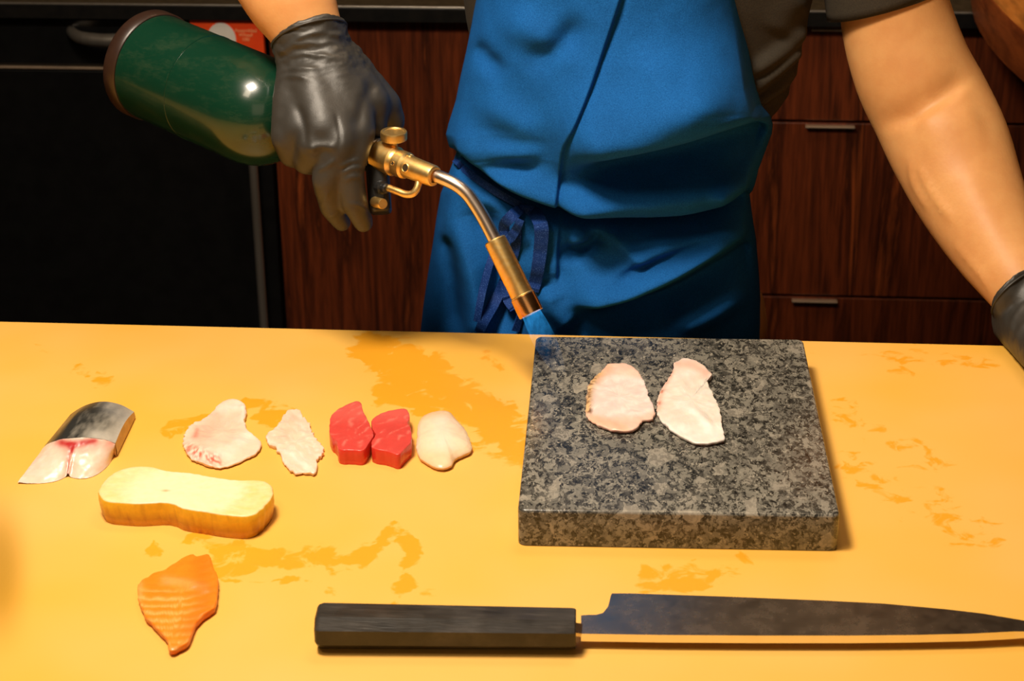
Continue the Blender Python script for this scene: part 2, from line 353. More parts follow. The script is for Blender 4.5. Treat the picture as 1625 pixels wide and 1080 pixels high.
for pl, r, k in [([(598, 540), (606, 575), (640, 622)], 26, .75), ([(640, 570), (690, 600), (740, 640), (800, 680), (832, 715)], 27, .75), ([(600, 632), (700, 645), (760, 660)], 13, .7),
                 ([(268, 684), (320, 668), (395, 640), (455, 645)], 8, .62), ([(405, 668), (452, 652)], 13, .68), ([(352, 888), (420, 884), (518, 886)], 17, .66), ([(360, 906), (400, 918), (490, 932)], 4, .62),
                 ([(548, 888), (592, 868), (622, 836)], 11, .62), ([(622, 842), (656, 868), (640, 922)], 13, .62), ([(245, 888), (250, 866)], 9, .6), ([(300, 850), (350, 870)], 7, .5),
                 ([(1030, 925), (1090, 915), (1170, 900)], 14, .52), ([(1350, 740), (1430, 790), (1570, 850)], 28, .42), ([(1330, 640), (1400, 690), (1480, 735)], 24, .36), ([(1400, 560), (1560, 580)], 22, .36),
                 ([(765, 570), (800, 580)], 8, .45), ([(520, 940), (570, 955), (690, 940)], 9, .42), ([(740, 700), (830, 740)], 12, .40), ([(60, 560), (170, 600)], 14, .38)]:
    d, _, _ = seg_dist(qq, smooth_poly(pl)); st = np.maximum(st, k*np.clip(1.35-d/r*.75, 0, 1)**.7)
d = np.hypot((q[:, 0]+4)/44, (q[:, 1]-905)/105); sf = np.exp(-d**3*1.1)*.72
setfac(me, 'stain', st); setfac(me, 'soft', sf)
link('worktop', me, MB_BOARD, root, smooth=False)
link('counter_base', box((-1.45, .75, 0), (1.45, 1.48, CT-.047), .002), M_WALNUT, root, smooth=False)
# ------------------------------------------------------------------ rear counter, appliance and drawers
root = empty('rear_worktop', (0, 3.0, CT-.022), 'black stone rear worktop with a painted highlight line along its front edge, behind the chef', 'counter')
link('worktop_slab', box((-2.2, FY-.022, CT-.022), (2.2, 3.35, CT), .0022), M_BLACKSTONE, root, smooth=False)
link('front_edge', box((-2.2, FY-.024, CT-.0225), (2.2, FY-.0221, CT-.0022), .0004), M_EDGE, root, smooth=False)
o = link('edge_highlight', box((-2.2, FY-.0246, CT-.0021), (2.2, FY-.018, CT+.0004), .0006), M_STEEL, root, smooth=False); o['label'] = 'thin pale strip drawn as an edge highlight'  # pale strip put in for the bright highlight along the worktop edge
def xz(u, v, Y=FY): p = PY(u, v, Y); return p[0], p[2]
x0 = xz(438, 270)[0]; xh = xz(1318, 197)[0]; zs1 = xz(1300, 193)[1]; zs2 = xz(1300, 470)[1]; xm = xh-.30; xr = xh+.30; ztop = CT-.026
def cabinet(xa, xb, label):
    c = empty('base_cabinet', ((xa+xb)/2, FY+.3, 0), label, 'cabinet')
    link('carcass', box((xa, FY+.020, .08), (xb, FY+.60, ztop+.002), .001), M_WALNUT, c, smooth=False)
    link('plinth', box((xa, FY+.06, 0), (xb, FY+.58, .08), .001), M_EDGE, c, smooth=False)
    return c
def front(kind, c, xa, xb, za, zb, handle=None):
    f = link(kind, box((xa+.0015, FY, za+.002), (xb-.0015, FY+.018, zb-.002), .0012), M_WALNUT, c, smooth=False)
    if handle:
        a, b2 = handle
        me = merge([(np.array([v.co for v in m_.vertices]), [tuple(p.vertices) for p in m_.polygons]) for m_ in
                    (box((a, FY-.010, zb-.0065), (b2, FY+.004, zb-.0045), .0008), box((a, FY-.0105, zb-.0068), (b2, FY-.0090, zb-.0045), .0005))])
        h = link('handle', mk(*me), M_DARKMETAL, f, smooth=False); h['label'] = 'thin dark metal edge pull'
    return f
c1 = cabinet(x0, xm, 'walnut base cabinet with a plain tall door, left of the chef')
front('door', c1, x0, xm, .09, ztop)
c2 = cabinet(xm+.001, xr, 'walnut drawer cabinet with three edge pulls, right of the chef')
front('drawer', c2, xm+.001, xr, zs1, ztop, (xz(1287, 50)[0], xz(1287, 50)[0]+.065))
front('drawer', c2, xm+.001, xr, zs2, zs1, (xz(1278, 197)[0], xz(1356, 199)[0]))
front('drawer', c2, xm+.001, xr, .09, zs2, (xz(1256, 480)[0], xz(1328, 482)[0]))
c3 = cabinet(xr+.001, xr+.6, 'walnut drawer cabinet at the right end of the rear counter')
front('drawer', c3, xr+.001, xr+.6, zs1, ztop); front('drawer', c3, xr+.001, xr+.6, zs2, zs1); front('drawer', c3, xr+.001, xr+.6, .09, zs2)
# black appliance
zl = xz(90, 106)[1]; xw = x0-.62
ap = empty('undercounter_refrigerator', ((x0+xw)/2, FY+.3, 0), 'black undercounter refrigerator with a tall steel bar handle, far left', 'refrigerator')
link('carcass', box((xw, FY+.022, .05), (x0-.003, FY+.60, ztop+.002), .002), M_BLACK, ap, smooth=False)
dr = link('drawer', box((xw, FY-.004, zl+.003), (x0-.004, FY+.02, ztop-.001), .003), M_BLACK, ap, smooth=False)
ln = link('trim_strip', box((xw, FY-.008, zl-.0012), (x0-.004, FY+.02, zl+.0018), .0005), M_DARKMETAL, ap, smooth=False); ln['label'] = 'thin grey metal strip'
dd = link('door', box((xw, FY-.004, .10), (x0-.004, FY+.02, zl-.003), .003), M_BLACK, ap, smooth=False)
hx = xz(411, 400, FY-.04)[0]
V = merge([tube([(hx, FY-.04, zl-.012), (hx, FY-.04, .16)], .0065, 24, False), tube([(hx, FY-.04, zl-.04), (hx, FY-.003, zl-.04)], .005, 16, False), tube([(hx, FY-.04, .20), (hx, FY-.003, .20)], .005, 16, False)])
h = link('door_handle', mk(*V), M_STEEL, dd, auto=40); h['label'] = 'brushed steel vertical bar handle'
pts = [PY(u, v, Y) for u, v, Y in [(112, 47, FY-.004), (116, 53, FY-.022), (130, 60, FY-.042), (165, 64, FY-.05), (200, 63, FY-.05), (235, 61, FY-.042), (248, 54, FY-.022), (252, 49, FY-.004)]]
h = link('drawer_handle', mk(*tube(pts, [.006, .008, .009, .0095, .0095, .009, .008, .006], 20)), M_STEEL, dr); h['label'] = 'bowed polished steel handle'
# red-orange card on the appliance front
a = PY(300, 28, FY-.016); bq = PY(416, 30, FY-.016); cq = PY(414, 100, FY-.016)
cd = empty('box', ((a[0]+bq[0])/2, FY-.010, cq[2]), 'red-orange printed carton fixed to the black refrigerator front beside the wrist', 'box')
link('carton', box((a[0], FY-.016, cq[2]), (bq[0], FY-.0045, a[2]), .0008), M_RED, cd, smooth=False)
e0 = PY(352, 62, FY-.0165); aa = np.linspace(0, 2*math.pi, 40, endpoint=False)
L = [np.stack([e0[0]+.021*np.cos(aa), np.full(40, y), e0[2]+.024*np.sin(aa)], 1) for y in (FY-.0172, FY-.0162)]
link('logo_patch', mk(*rings(L)), M_WHITE, cd, smooth=False)
def text(name, s, loc, size, material, parent, ext=.0002):
    cu = bpy.data.curves.new('t', 'FONT'); cu.body = s; cu.size = size; cu.extrude = ext; cu.align_x = 'CENTER'
    o = bpy.data.objects.new('tmp', cu); COL.objects.link(o); o.rotation_euler = (math.pi/2, 0, 0); o.location = tuple(loc)
    dg = bpy.context.evaluated_depsgraph_get(); dg.update(); me = bpy.data.meshes.new_from_object(o.evaluated_get(dg)); mw = o.matrix_world.copy()
    me.transform(mw); bpy.data.objects.remove(o); return link(name, me, material, parent, smooth=False)
for s, v in (('Assembled', 51), ('Wheel', 58), ('100', 65)):
    text('lettering', s, PY(390, v, FY-.0165), .0075, M_CREAM, cd)
# round wooden table, far right
zt = CT+.004
A, B, C = PZ(1527, 0, .004), PZ(1549, 42, .004), PZ(1625, 134, .004)
def circ(a, b, c):
    ax, ay, bx, by, cx, cy = a[0], a[1], b[0], b[1], c[0], c[1]
    d = 2*(ax*(by-cy)+bx*(cy-ay)+cx*(ay-by))
    ux = ((ax*ax+ay*ay)*(by-cy)+(bx*bx+by*by)*(cy-ay)+(cx*cx+cy*cy)*(ay-by))/d
    uy = ((ax*ax+ay*ay)*(cx-bx)+(bx*bx+by*by)*(ax-cx)+(cx*cx+cy*cy)*(bx-ax))/d
    return ux, uy, math.hypot(ax-ux, ay-uy)
cr = 1.4; mB = (B+C)/2; dB = (C-B)[:2]; LB = np.linalg.norm(dB); pB = np.array([-dB[1], dB[0]])/LB*math.sqrt(cr*cr-LB*LB/4); cx, cy = (mB[:2]+pB)
if cx < mB[0]: cx, cy = (mB[:2]-pB)
# ------------------------------------------------------------------ granite slab
s0 = np.array([-0.10143, 1.16101]); ra = 0.03103; SW, SD, ST = .22, .29968, .0276
Mx = Matrix.Translation((s0[0], s0[1], CT+.0005)) @ Matrix.Rotation(ra, 4, 'Z')
bm = bmesh.new(); bmesh.ops.create_cube(bm, size=1)
for v_ in bm.verts: v_.co = Vector(((v_.co.x+.5)*SW, (v_.co.y+.5)*SD, (v_.co.z+.5)*ST))
bmesh.ops.bevel(bm, geom=[e for e in bm.edges if abs(e.verts[0].co.z-e.verts[1].co.z) > .01], offset=.006, segments=5, affect='EDGES', profile=.5)
bmesh.ops.bevel(bm, geom=[e for e in bm.edges if min(v_.co.z for v_ in e.verts) > ST-.0001 and len(e.link_faces) == 2 and e.calc_face_angle(0) > 1], offset=.0022, segments=3, affect='EDGES', profile=.5)
bmesh.ops.transform(bm, matrix=Mx, verts=bm.verts[:]); me = bpy.data.meshes.new('m'); bm.to_mesh(me); bm.free()
thing(link('granite_slab', me, M_GRANITE, auto=35), 'speckled dark grey granite slab under two fish slices', 'stone slab')
SZ = ST+.0007
# ------------------------------------------------------------------ knife
kr = empty('kitchen_knife', PZ(760, 1000), 'long pointed steel kitchen knife with a black eight-sided wooden handle, lying in front', 'knife')
hz = .0125
h0 = PZ(503, 992, hz); h1 = PZ(914, 997, hz)
_, kx, ky, kz = frame_from(h0, h1-h0, (0, 0, 1)); kd = kz; kup = np.array([0, 0, 1.]); kside = np.cross(kup, kd)    # kside points away from the camera
Lh = np.linalg.norm(h1-h0); R = []
def octa(t, hw, hh, ch): # octagon section
    pts = [(-hw, -hh+ch), (-hw+ch, -hh), (hw-ch, -hh), (hw, -hh+ch), (hw, hh-ch), (hw-ch, hh), (-hw+ch, hh), (-hw, hh-ch)]
    return [h0+kd*t+kside*a+kup*b for a, b in pts]
for t, s in ((0, .82), (.0012, .93), (.004, 1), (Lh-.003, .90), (Lh-.0008, .88), (Lh, .83)):
    R.append(np.array(octa(t, .0148*s, .0118*s, .0066*s)))
link('handle', mk(*rings(R)), M_HANDLE, kr, auto=25)
# blade: outline in the plane of the flat side
bz = .0105
def bl(u, v): return PZ(u, v, bz)
spine = [(922, 976), (934, 975), (946, 975), (957, 972), (965, 962), (968, 950), (970, 941), (1000, 941), (1150, 946), (1300, 952), (1400, 957), (1500, 966), (1560, 973), (1625, 984), (1660, 993), (1690, 1003)]
edge = [(918, 1016), (1050, 1018), (1200, 1019), (1350, 1019), (1450, 1018), (1540, 1016), (1600, 1013), (1650, 1009), (1690, 1004)]
def interp(pl, u): a = np.array(pl, float); return np.interp(u, a[:, 0], a[:, 1])
us = np.r_[np.linspace(922, 975, 28), np.linspace(985, 1690, 90)]
row = []
for u in us:
    vs = interp(spine, u); ve = interp(edge, u); bw = min(11, (ve-vs)*.35); vm = ve-bw
    thk = .0026*(1-.5*(u-920)/770)
    pm = PZ(u, vm, bz+.0002); hh_ = (ve-vm)*.00048; pt = [PZ(u, vs, bz), pm, pm+np.array([0, -.0004, -hh_]), PZ(u, vs, bz)-np.array([0, 0, thk])]
    row.append(pt)
V = []; F = []; FB = []
for pt in row: V += pt
for i in range(len(row)-1):
    for a, b2 in ((0, 1), (2, 3), (3, 0)): F.append((4*i+a, 4*i+b2, 4*i+4+b2, 4*i+4+a))
    FB.append((4*i+1, 4*i+2, 4*i+6, 4*i+5))
F += [(0, 3, 2, 1), tuple(4*(len(row)-1)+k for k in range(4))]
nF = len(F); me = mk(V, F+FB)
bo = link('blade', me, [M_BLADE, M_BEVEL], kr, smooth=False)
for i in range(nF, nF+len(FB)): me.polygons[i].material_index = 1
a0 = h1-kd*.004; t1 = bl(930, 996)-np.array([0, 0, .002])
link('tang', mk(*rings([np.array([p+kside*a+kup*b2 for a, b2 in ((-.006, -.0012), (.006, -.0012), (.006, .0012), (-.006, .0012))]) for p in (a0, t1)])), M_BLADE, kr, smooth=False)
# ------------------------------------------------------------------ food pieces
def piece(outline, T, colf, zb=0.0, edge_r=.0012, dome=.0, zo=None, under=.97, rough=.0006, n=150, nr=16, nscale=120, relief=None, wav=0.0):
    """a cut slice: traced outline laid on its plane, real thickness, rounded rim, relief on top"""
    pl = smooth_poly(list(outline)+[outline[0]], 5)[:-1]
    P3 = np.array([PZ(p[0], p[1], zb+(T if zo is None else zo)) for p in pl])
    L = np.r_[0, np.cumsum(np.linalg.norm(np.diff(np.r_[P3, P3[:1]], axis=0), axis=1))]; s = np.linspace(0, L[-1], n, endpoint=False)
    Q = np.stack([np.interp(s, L, np.r_[P3[:, k], P3[:1, k]]) for k in range(2)], 1)
    c = Q.mean(0); ringsL = []; tag = []
    jag = np.array([mnoise.fractal(Vector((x*220, y*220, zb*30)), .7, 2., 4) for x, y in Q])*rough*.9
    Q = c+(Q-c)*(1+jag/np.linalg.norm(Q-c, axis=1))[:, None]
    def ring(sc, z, tg): ringsL.append(np.c_[c+(Q-c)*sc, np.full(n, z)]); tag.append(tg)
    rad = np.linalg.norm(Q-c, axis=1).mean(); er = min(edge_r, T*.45)/rad
    ring(under*.6, 0, 0); ring(under, 0, 0); ring(under+(1-under)*.6, T*.3, .2); ring(1, T*.62, .5); ring(1-er*.05, T-edge_r*.7, .8); ring(1-er*.3, T-edge_r*.25, .95); ring(1-er, T, 1)
    for k in range(1, nr+1):
        r = (1-er)*(1-k/nr)**.85 if k < nr else .004
        ring(r, T+dome*(1-r*r), 1)
    V, F = rings(ringsL); tg = np.repeat(tag, n); V[:, 2] += zb+CT+.0003
    q = proj(V); top = tg >= 1; rr_ = np.linalg.norm(V[:, :2]-c, axis=1)/rad
    nz = fbm(V, nscale, 3); V[:, 2] += np.where(tg > .4, nz*rough*.35, 0)
    if relief is not None: V[:, 2] += np.where(tg > .4, relief(q), 0)
    if wav: V[:, 2] += np.where(tg > .4, wav*fbm(V, 45, 2), 0)
    me = mk(V, F); bm = bmesh.new(); bm.from_mesh(me); bmesh.ops.recalc_face_normals(bm, faces=bm.faces[:]); bm.to_mesh(me); bm.free()
    setcol(me, np.clip(colf(q, V, tg, rr_, nz), 0, 1)); return me
def lerp(a, b, t): t = np.clip(t, 0, 1)[:, None]; return np.array(a)*(1-t)+np.array(b)*t
def lay(C, col, f): f = np.clip(f, 0, 1)[:, None]; return C*(1-f)+np.array(col)*f
def blob(q, pl, r): d, _, _ = seg_dist(q, pl); return np.exp(-(d/r)**2)
def streak(q, ang, per, wob, sharp=3): 
    s = q[:, 0]*math.cos(ang)+q[:, 1]*math.sin(ang)+wob; return (0.5+.5*np.cos(2*math.pi*s/per))**sharp
# rolled omelette slice
def c_egg(q, V, tg, rr, nz):
    C = np.tile((.95, .83, .52), (len(q), 1)); C = lay(C, (.92, .62, .14), np.clip((rr-.75)*2, 0, .5)+nz*.25)
    C = lay(C, (.95, .86, .55), blob(q, [(230, 775), (300, 785)], 40)*.5)
    C = lay(C, (.98, .57, .025), (tg < .9)*1.); C = lay(C, (.52, .20, .02), (tg < .3)*.6+(tg < .9)*np.clip(nz, 0, 1)*.6)
    return lay(C, (.55, .25, .02), blob(q, [(258, 780), (266, 777)], 1.6)*.7)
me = piece([(155, 780), (163, 765), (180, 750), (205, 741), (235, 740), (265, 747), (300, 750), (340, 757), (380, 762), (412, 762), (428, 767), (434, 778), (431, 790), (420, 803), (405, 815), (385, 819), (350, 816), (320, 811), (290, 806), (277, 800), (260, 797), (220, 799), (185, 797), (165, 793)],
           .0185, c_egg, edge_r=.0016, under=.975, rough=.0006, n=220, nscale=170)
thing(link('omelette_slice', me, M_EGG, auto=None), 'thick pale yellow rolled omelette slice with golden browned side', 'food')
# salmon
def c_sal(q, V, tg, rr, nz):
    C = np.tile((.93, .27, .015), (len(q), 1)); wob = nz*2.5+((q[:, 0]-280)/18)**2*.5
    m_ = np.clip((q[:, 1]-925)/25, 0, 1)*np.clip((330-q[:, 0])/40, 0, 1); C = lay(C, (.95, .50, .14), streak(q, 1.50, 11.5, wob)*.85*m_)
    C = lay(C, (.93, .45, .13), blob(q, [(262, 920), (300, 926), (325, 932)], 7)*.55+blob(q, [(222, 925), (222, 950)], 5)*.5)
    C = lay(C, (.95, .16, .006), blob(q, [(320, 890), (325, 960), (300, 1000)], 18)*.5)
    return lay(C, (.6, .10, .005), (tg < .7)*.6)
me = piece([(218, 927), (225, 920), (245, 908), (262, 902), (285, 887), (304, 878), (312, 882), (328, 878), (334, 882), (338, 898), (346, 915), (345, 940), (342, 960), (335, 967), (320, 978), (310, 990), (304, 1005), (298, 1018), (285, 1026), (272, 1031), (267, 1026), (266, 1015), (258, 1005), (243, 990), (232, 978), (224, 962), (219, 945)],
           .0055, c_sal, dome=.0015, relief=lambda q: strokes(q, [([(240, 922), (290, 925), (340, 940)], .0016, 7, 4), ([(225, 955), (300, 965)], -.0005, 3, 3)])-.0004*streak(q, 1.5, 11.5, ((q[:, 0]-280)/18)**2*.5))
thing(link('salmon_slice', me, M_FLESH), 'bright orange salmon slice with pale fat lines, nearest the camera', 'fish slice')
# tuna
def c_tuna(q, V, tg, rr, nz):
    C = np.tile((.70, .070, .055), (len(q), 1)); s = streak(q, 1.02, 12.5, fbm(V, 60, 2)*9, 9); C = lay(C, (.86, .26, .20), s*np.clip(.35+nz, 0, .6))
    C = lay(C, (.80, .17, .13), np.clip((675-q[:, 1])/40, 0, .45)); return lay(C, (.76, .045, .025), (tg < .9)*.85)
def rel_t(q): return .0004*streak(q, 1.02, 13, 0)
g = 'tuna slices in the row of fish'
me = piece([(523, 674), (525, 661), (535, 650), (550, 642), (565, 636), (573, 639), (576, 651), (583, 665), (590, 680), (593, 690), (586, 702), (577, 714), (560, 714), (538, 712), (534, 700), (524, 690)], .0125, c_tuna, edge_r=.0008, under=.99, relief=None)
thing(link('tuna_slice', me, M_FLESH), 'left deep red tuna slice, next to the ragged pale slice', 'fish slice', g)
me = piece([(589, 668), (594, 662), (606, 655), (625, 650), (643, 648), (649, 655), (650, 664), (647, 670), (651, 678), (653, 690), (652, 702), (643, 711), (632, 721), (615, 716), (592, 711), (590, 700), (596, 690), (591, 680)], .0125, c_tuna, edge_r=.0008, under=.99, relief=None)
thing(link('tuna_slice', me, M_FLESH), 'right deep red tuna slice, next to the cream white scallop slice', 'fish slice', g)
# pale slice
def c_sc(q, V, tg, rr, nz):
    C = np.tile((.92, .72, .50), (len(q), 1)); C = lay(C, (.92, .80, .66), blob(q, [(700, 665), (702, 720)], 18)*.7); C = lay(C, (.88, .56, .28), np.clip((rr-.7)*1.6, 0, .6)); return lay(C, (.75, .42, .18), (tg < .7)*.6)
me = piece([(662, 690), (663, 672), (672, 658), (690, 651), (708, 650), (718, 656), (728, 668), (740, 682), (747, 700), (748, 712), (735, 719), (722, 726), (717, 735), (705, 740), (690, 738), (675, 730), (665, 722), (660, 706)], .005, c_sc, dome=.006, edge_r=.0024, zo=.005, under=.95)
thing(link('scallop_slice', me, M_FLESH), 'smooth rounded cream white slice at the right end of the row', 'fish slice')
# white fish A, B
def c_wa(q, V, tg, rr, nz):
    C = np.tile((.90, .68, .52), (len(q), 1)); C = lay(C, (.93, .82, .70), blob(q, [(350, 650), (385, 640), (390, 665)], 8)*.8+blob(q, [(395, 690), (360, 720), (310, 725)], 9)*.7+nz*.3)
    C = lay(C, (.86, .42, .30), blob(q, [(318, 690), (345, 665)], 14)*.6+blob(q, [(365, 700), (372, 670)], 14)*.25)
    C = lay(C, (.72, .14, .08), blob(q, [(300, 712), (322, 724), (345, 731)], 8)*np.clip(.6+fbm(V, 260, 2)*2.2, 0, 1)+blob(q, [(310, 692), (313, 682)], 4)*.6); return lay(C, (.7, .45, .3), (tg < .5)*.5)
me = piece([(290, 705), (292, 690), (302, 675), (320, 665), (335, 655), (345, 643), (358, 634), (375, 632), (388, 640), (391, 655), (388, 668), (392, 680), (402, 690), (412, 698), (414, 708), (405, 718), (388, 727), (370, 735), (348, 740), (330, 737), (312, 730), (298, 720)], .0032, c_wa, rough=.0016, wav=.0008,
           relief=lambda q: strokes(q, [([(300, 690), (330, 715), (395, 700)], .0018, 9, 9), ([(385, 640), (386, 670)], .0015, 6, 6), ([(320, 690), (370, 660)], -.0012, 12, 12)]))
thing(link('white_fish_slice', me, M_FLESH), 'notched pale white fish slice with a pink edge, above the omelette', 'fish slice')
def c_wb(q, V, tg, rr, nz):
    C = np.tile((.90, .66, .50), (len(q), 1)); C = lay(C, (.93, .82, .70), streak(q, 2.2, 12, nz*6)*.5+blob(q, [(455, 715), (492, 740)], 8)*.5); C = lay(C, (.88, .50, .34), blob(q, [(462, 665), (450, 690)], 12)*.4); return lay(C, (.7, .45, .3), (tg < .5)*.5)
me = piece([(425, 702), (422, 690), (436, 678), (445, 668), (452, 655), (462, 649), (475, 650), (482, 662), (490, 670), (495, 682), (503, 695), (513, 710), (512, 720), (502, 729), (504, 741), (497, 750), (485, 748), (472, 750), (458, 742), (448, 730), (445, 718), (435, 708)], .0034, c_wb, rough=.0024, wav=.0008)
thing(link('white_fish_slice', me, M_FLESH), 'ragged diamond-shaped pale fish slice just left of the red tuna', 'fish slice')
# the two slices on the granite
def c_s1(q, V, tg, rr, nz):
    C = np.tile((.86, .68, .62), (len(q), 1)); C = lay(C, (.93, .86, .80), streak(q, 1.35, 17, nz*9+(q[:, 0]-985)*.1)*.45+blob(q, [(980, 590), (1005, 595)], 9)*.6)
    C = lay(C, (.93, .52, .36), np.clip((rr-.82)*4, 0, .6)+blob(q, [(965, 582), (950, 605)], 7)*.5+blob(q, [(940, 665), (990, 680)], 6)*.6)
    C = lay(C, (.80, .48, .18), blob(q, [(950, 592), (936, 615), (932, 650)], 6)*.9); return lay(C, (.16, .06, .015), blob(q, [(944, 600), (935, 618), (933, 640), (936, 652)], 4.5)*np.clip(.35+fbm(V, 420, 2)*3.2, 0, 1))
me = piece([(964, 577), (975, 576), (993, 577), (1008, 585), (1018, 598), (1025, 612), (1030, 628), (1036, 642), (1039, 655), (1035, 664), (1020, 666), (1017, 672), (1007, 680), (990, 683), (972, 681), (950, 674), (932, 662), (929, 650), (930, 630), (934, 612), (944, 598), (955, 588)], .0032, c_s1, zb=SZ, rough=.0014, wav=.0008,
           relief=lambda q: .0005*streak(q, 1.35, 24, (q[:, 0]-985)*.12, 1)+strokes(q, [([(955, 590), (938, 620), (935, 655)], .0015, 5, 5)]))
thing(link('seared_fish_slice', me, M_FLESH), 'left rounded translucent fish slice with browned skin edge on the granite slab', 'fish slice', 'fish slices on the granite slab')
def c_s2(q, V, tg, rr, nz):
    C = np.tile((.84, .74, .64), (len(q), 1)); C = lay(C, (.93, .88, .82), streak(q, 1.2, 19, nz*9)*.4+blob(q, [(1080, 640), (1110, 660), (1135, 690)], 7)*.6+np.clip((rr-.85)*3, 0, .5))
    C = lay(C, (.90, .42, .28), blob(q, [(1073, 578), (1100, 577), (1122, 592)], 9)*.65+blob(q, [(1066, 590), (1050, 620), (1044, 650)], 5)*.6); return lay(C, (.55, .16, .08), blob(q, [(1066, 592), (1052, 615), (1046, 640)], 2.5)*np.clip(.3+nz*2, 0, .9))
me = piece([(1069, 575), (1078, 569), (1092, 568), (1110, 575), (1121, 583), (1130, 595), (1122, 600), (1125, 610), (1133, 628), (1140, 645), (1145, 660), (1145, 672), (1150, 690), (1148, 698), (1130, 702), (1110, 703), (1090, 697), (1070, 685), (1052, 670), (1043, 655), (1043, 640), (1048, 620), (1058, 603), (1068, 588)], .0032, c_s2, zb=SZ, rough=.0014, wav=.0008,
           relief=lambda q: .0005*streak(q, 1.2, 26, 0, 1)+strokes(q, [([(1080, 640), (1110, 660), (1138, 692)], .0012, 6, 6)]))
thing(link('seared_fish_slice', me, M_FLESH), 'right longer white fish slice with a pink top flap on the granite slab', 'fish slice', 'fish slices on the granite slab')
# mackerel block
mr = empty('mackerel_fillet', PZ(120, 720), 'silver-skinned mackerel fillet piece showing its pink cut face, far left', 'fish fillet')
nS, nR = 60, 30
sI = np.linspace(0, 1, nS)
def curve(pts, s): a = np.array(smooth_poly(pts), float); L = np.r_[0, np.cumsum(np.linalg.norm(np.diff(a, axis=0), axis=1))]; L /= L[-1]; return np.stack([np.interp(s, L, a[:, k]) for k in range(a.shape[1])], 1)
Bc = curve([(28, 765, .001), (55, 767, 0), (85, 764, 0), (103, 757, 0), (108, 750, .003), (113, 757, 0), (135, 759, 0), (155, 752, 0), (172, 738, 0), (181, 722, 0)], sI)
Tc = curve([(70, 708, .004), (80, 702, .010), (95, 697, .015), (115, 695, .0175), (140, 694, .0175), (165, 697, .0155), (183, 703, .0115)], sI)
Kc = curve([(112, 657, .003), (122, 650, .006), (135, 643, .010), (152, 638, .012), (170, 637, .0125), (192, 642, .0105), (213, 653, .0060)], sI)
def w3(a): return np.array([PZ(p[0], p[1], max(p[2], 0)+.0003) for p in a])
B3, T3, K3 = w3(Bc), w3(Tc), w3(Kc); Kb = K3.copy(); Kb[:, 2] = CT+.0003; Kb[:, 1] += .001
def patch(R): 
    n = len(R[0]); V = np.concatenate(R); F = [(i*n+j, i*n+j+1, (i+1)*n+j+1, (i+1)*n+j) for i in range(len(R)-1) for j in range(n-1)]; return V, F
cutR = []
for k in range(nR+1):
    t = k/nR; r = B3*(1-t)+T3*t; r[:, 1] -= .0035*math.sin(math.pi*t)*(1-.9*np.exp(-((sI-.50)/.04)**2*1.)*(1-t)); cutR.append(r)
skR = []
for k in range(nR+1):
    t = k/nR; r = T3*(1-t)+K3*t; r[:, 2] += .0035*math.sin(math.pi*t)*np.clip(sI*4, 0, 1); skR.append(r)
V, F = patch(cutR); q = proj(V); nz = fbm(V, 150, 3)
C = np.tile((.86, .66, .52), (len(q), 1)); C = lay(C, (.92, .80, .70), nz*.5+.2)
C = lay(C, (.80, .34, .26), blob(q, [(95, 703), (108, 718), (110, 740)], 8)*.6+blob(q, [(175, 704), (130, 715)], 8)*.5+blob(q, [(90, 701), (178, 701)], 5)*.5)
C = lay(C, (.50, .03, .03), blob(q, [(98, 702), (114, 706), (150, 699)], 6)*.95+blob(q, [(113, 706), (114, 716)], 5)*.9); C = lay(C, (.45, .06, .04), blob(q, [(109, 722), (108, 752)], 2.4)*.7)
V = V+np.outer(nz*.0004, [0, -1, 1.]); me = mk(V, F); setcol(me, C); o = link('cut_face', me, M_FLESH, mr)
V, F = patch(skR); q = proj(V); nz = fbm(V*np.array([1, .35, 1]), 200, 4)
d, _, _ = seg_dist(q, [(60, 735), (120, 655), (150, 636)]); C = lerp((.05, .05, .045), (.50, .46, .38), (d-10)/50+nz*.5); C = lay(C, (.75, .70, .60), blob(q, [(150, 690), (183, 697), (212, 655)], 10)*.8); C = lay(C, (.62, .60, .56), blob(q, [(175, 645), (200, 655)], 14)*.5)
me = mk(V, F); setcol(me, C); link('fish_skin', me, M_SKINFISH, mr)
side = np.concatenate([[T3[-1]], [r[-1] for r in skR[1:]]]); sb = side.copy(); sb[:, 2] = CT+.0003; Vb = []
nn = len(side); mids = [side*(1-t)+np.c_[side[:, 0]+.001*math.sin(t*3), side[:, 1], np.full(nn, CT+.0003)]*t for t in np.linspace(0, 1, 6)]
V1, F1 = patch(mids)
cr_ = [c_[-1] for c_ in cutR]; tri = np.array([np.array([side[0][0], side[0][1], CT+.0003])]+cr_); V2 = tri; F2 = [(0, i, i+1) for i in range(1, len(tri)-1)]
back = [K3*(1-t)+Kb*t for t in (0, .5, 1)]; V3, F3 = patch(back)
botm = [B3, np.c_[(B3[:, 0]*.5+Kb[:, 0]*.5), (B3[:, 1]*.5+Kb[:, 1]*.5), np.full(nS, CT+.0003)], Kb]; V4, F4 = patch(botm)
V, F = merge([(V1, F1), (V2, F2), (V3, F3), (V4, F4)]); nz = fbm(V, 150, 3); C = lerp((.42, .20, .08), (.55, .30, .14), .5+nz); me = mk(V, F); setcol(me, C); link('flesh_side', me, M_FLESH, mr)
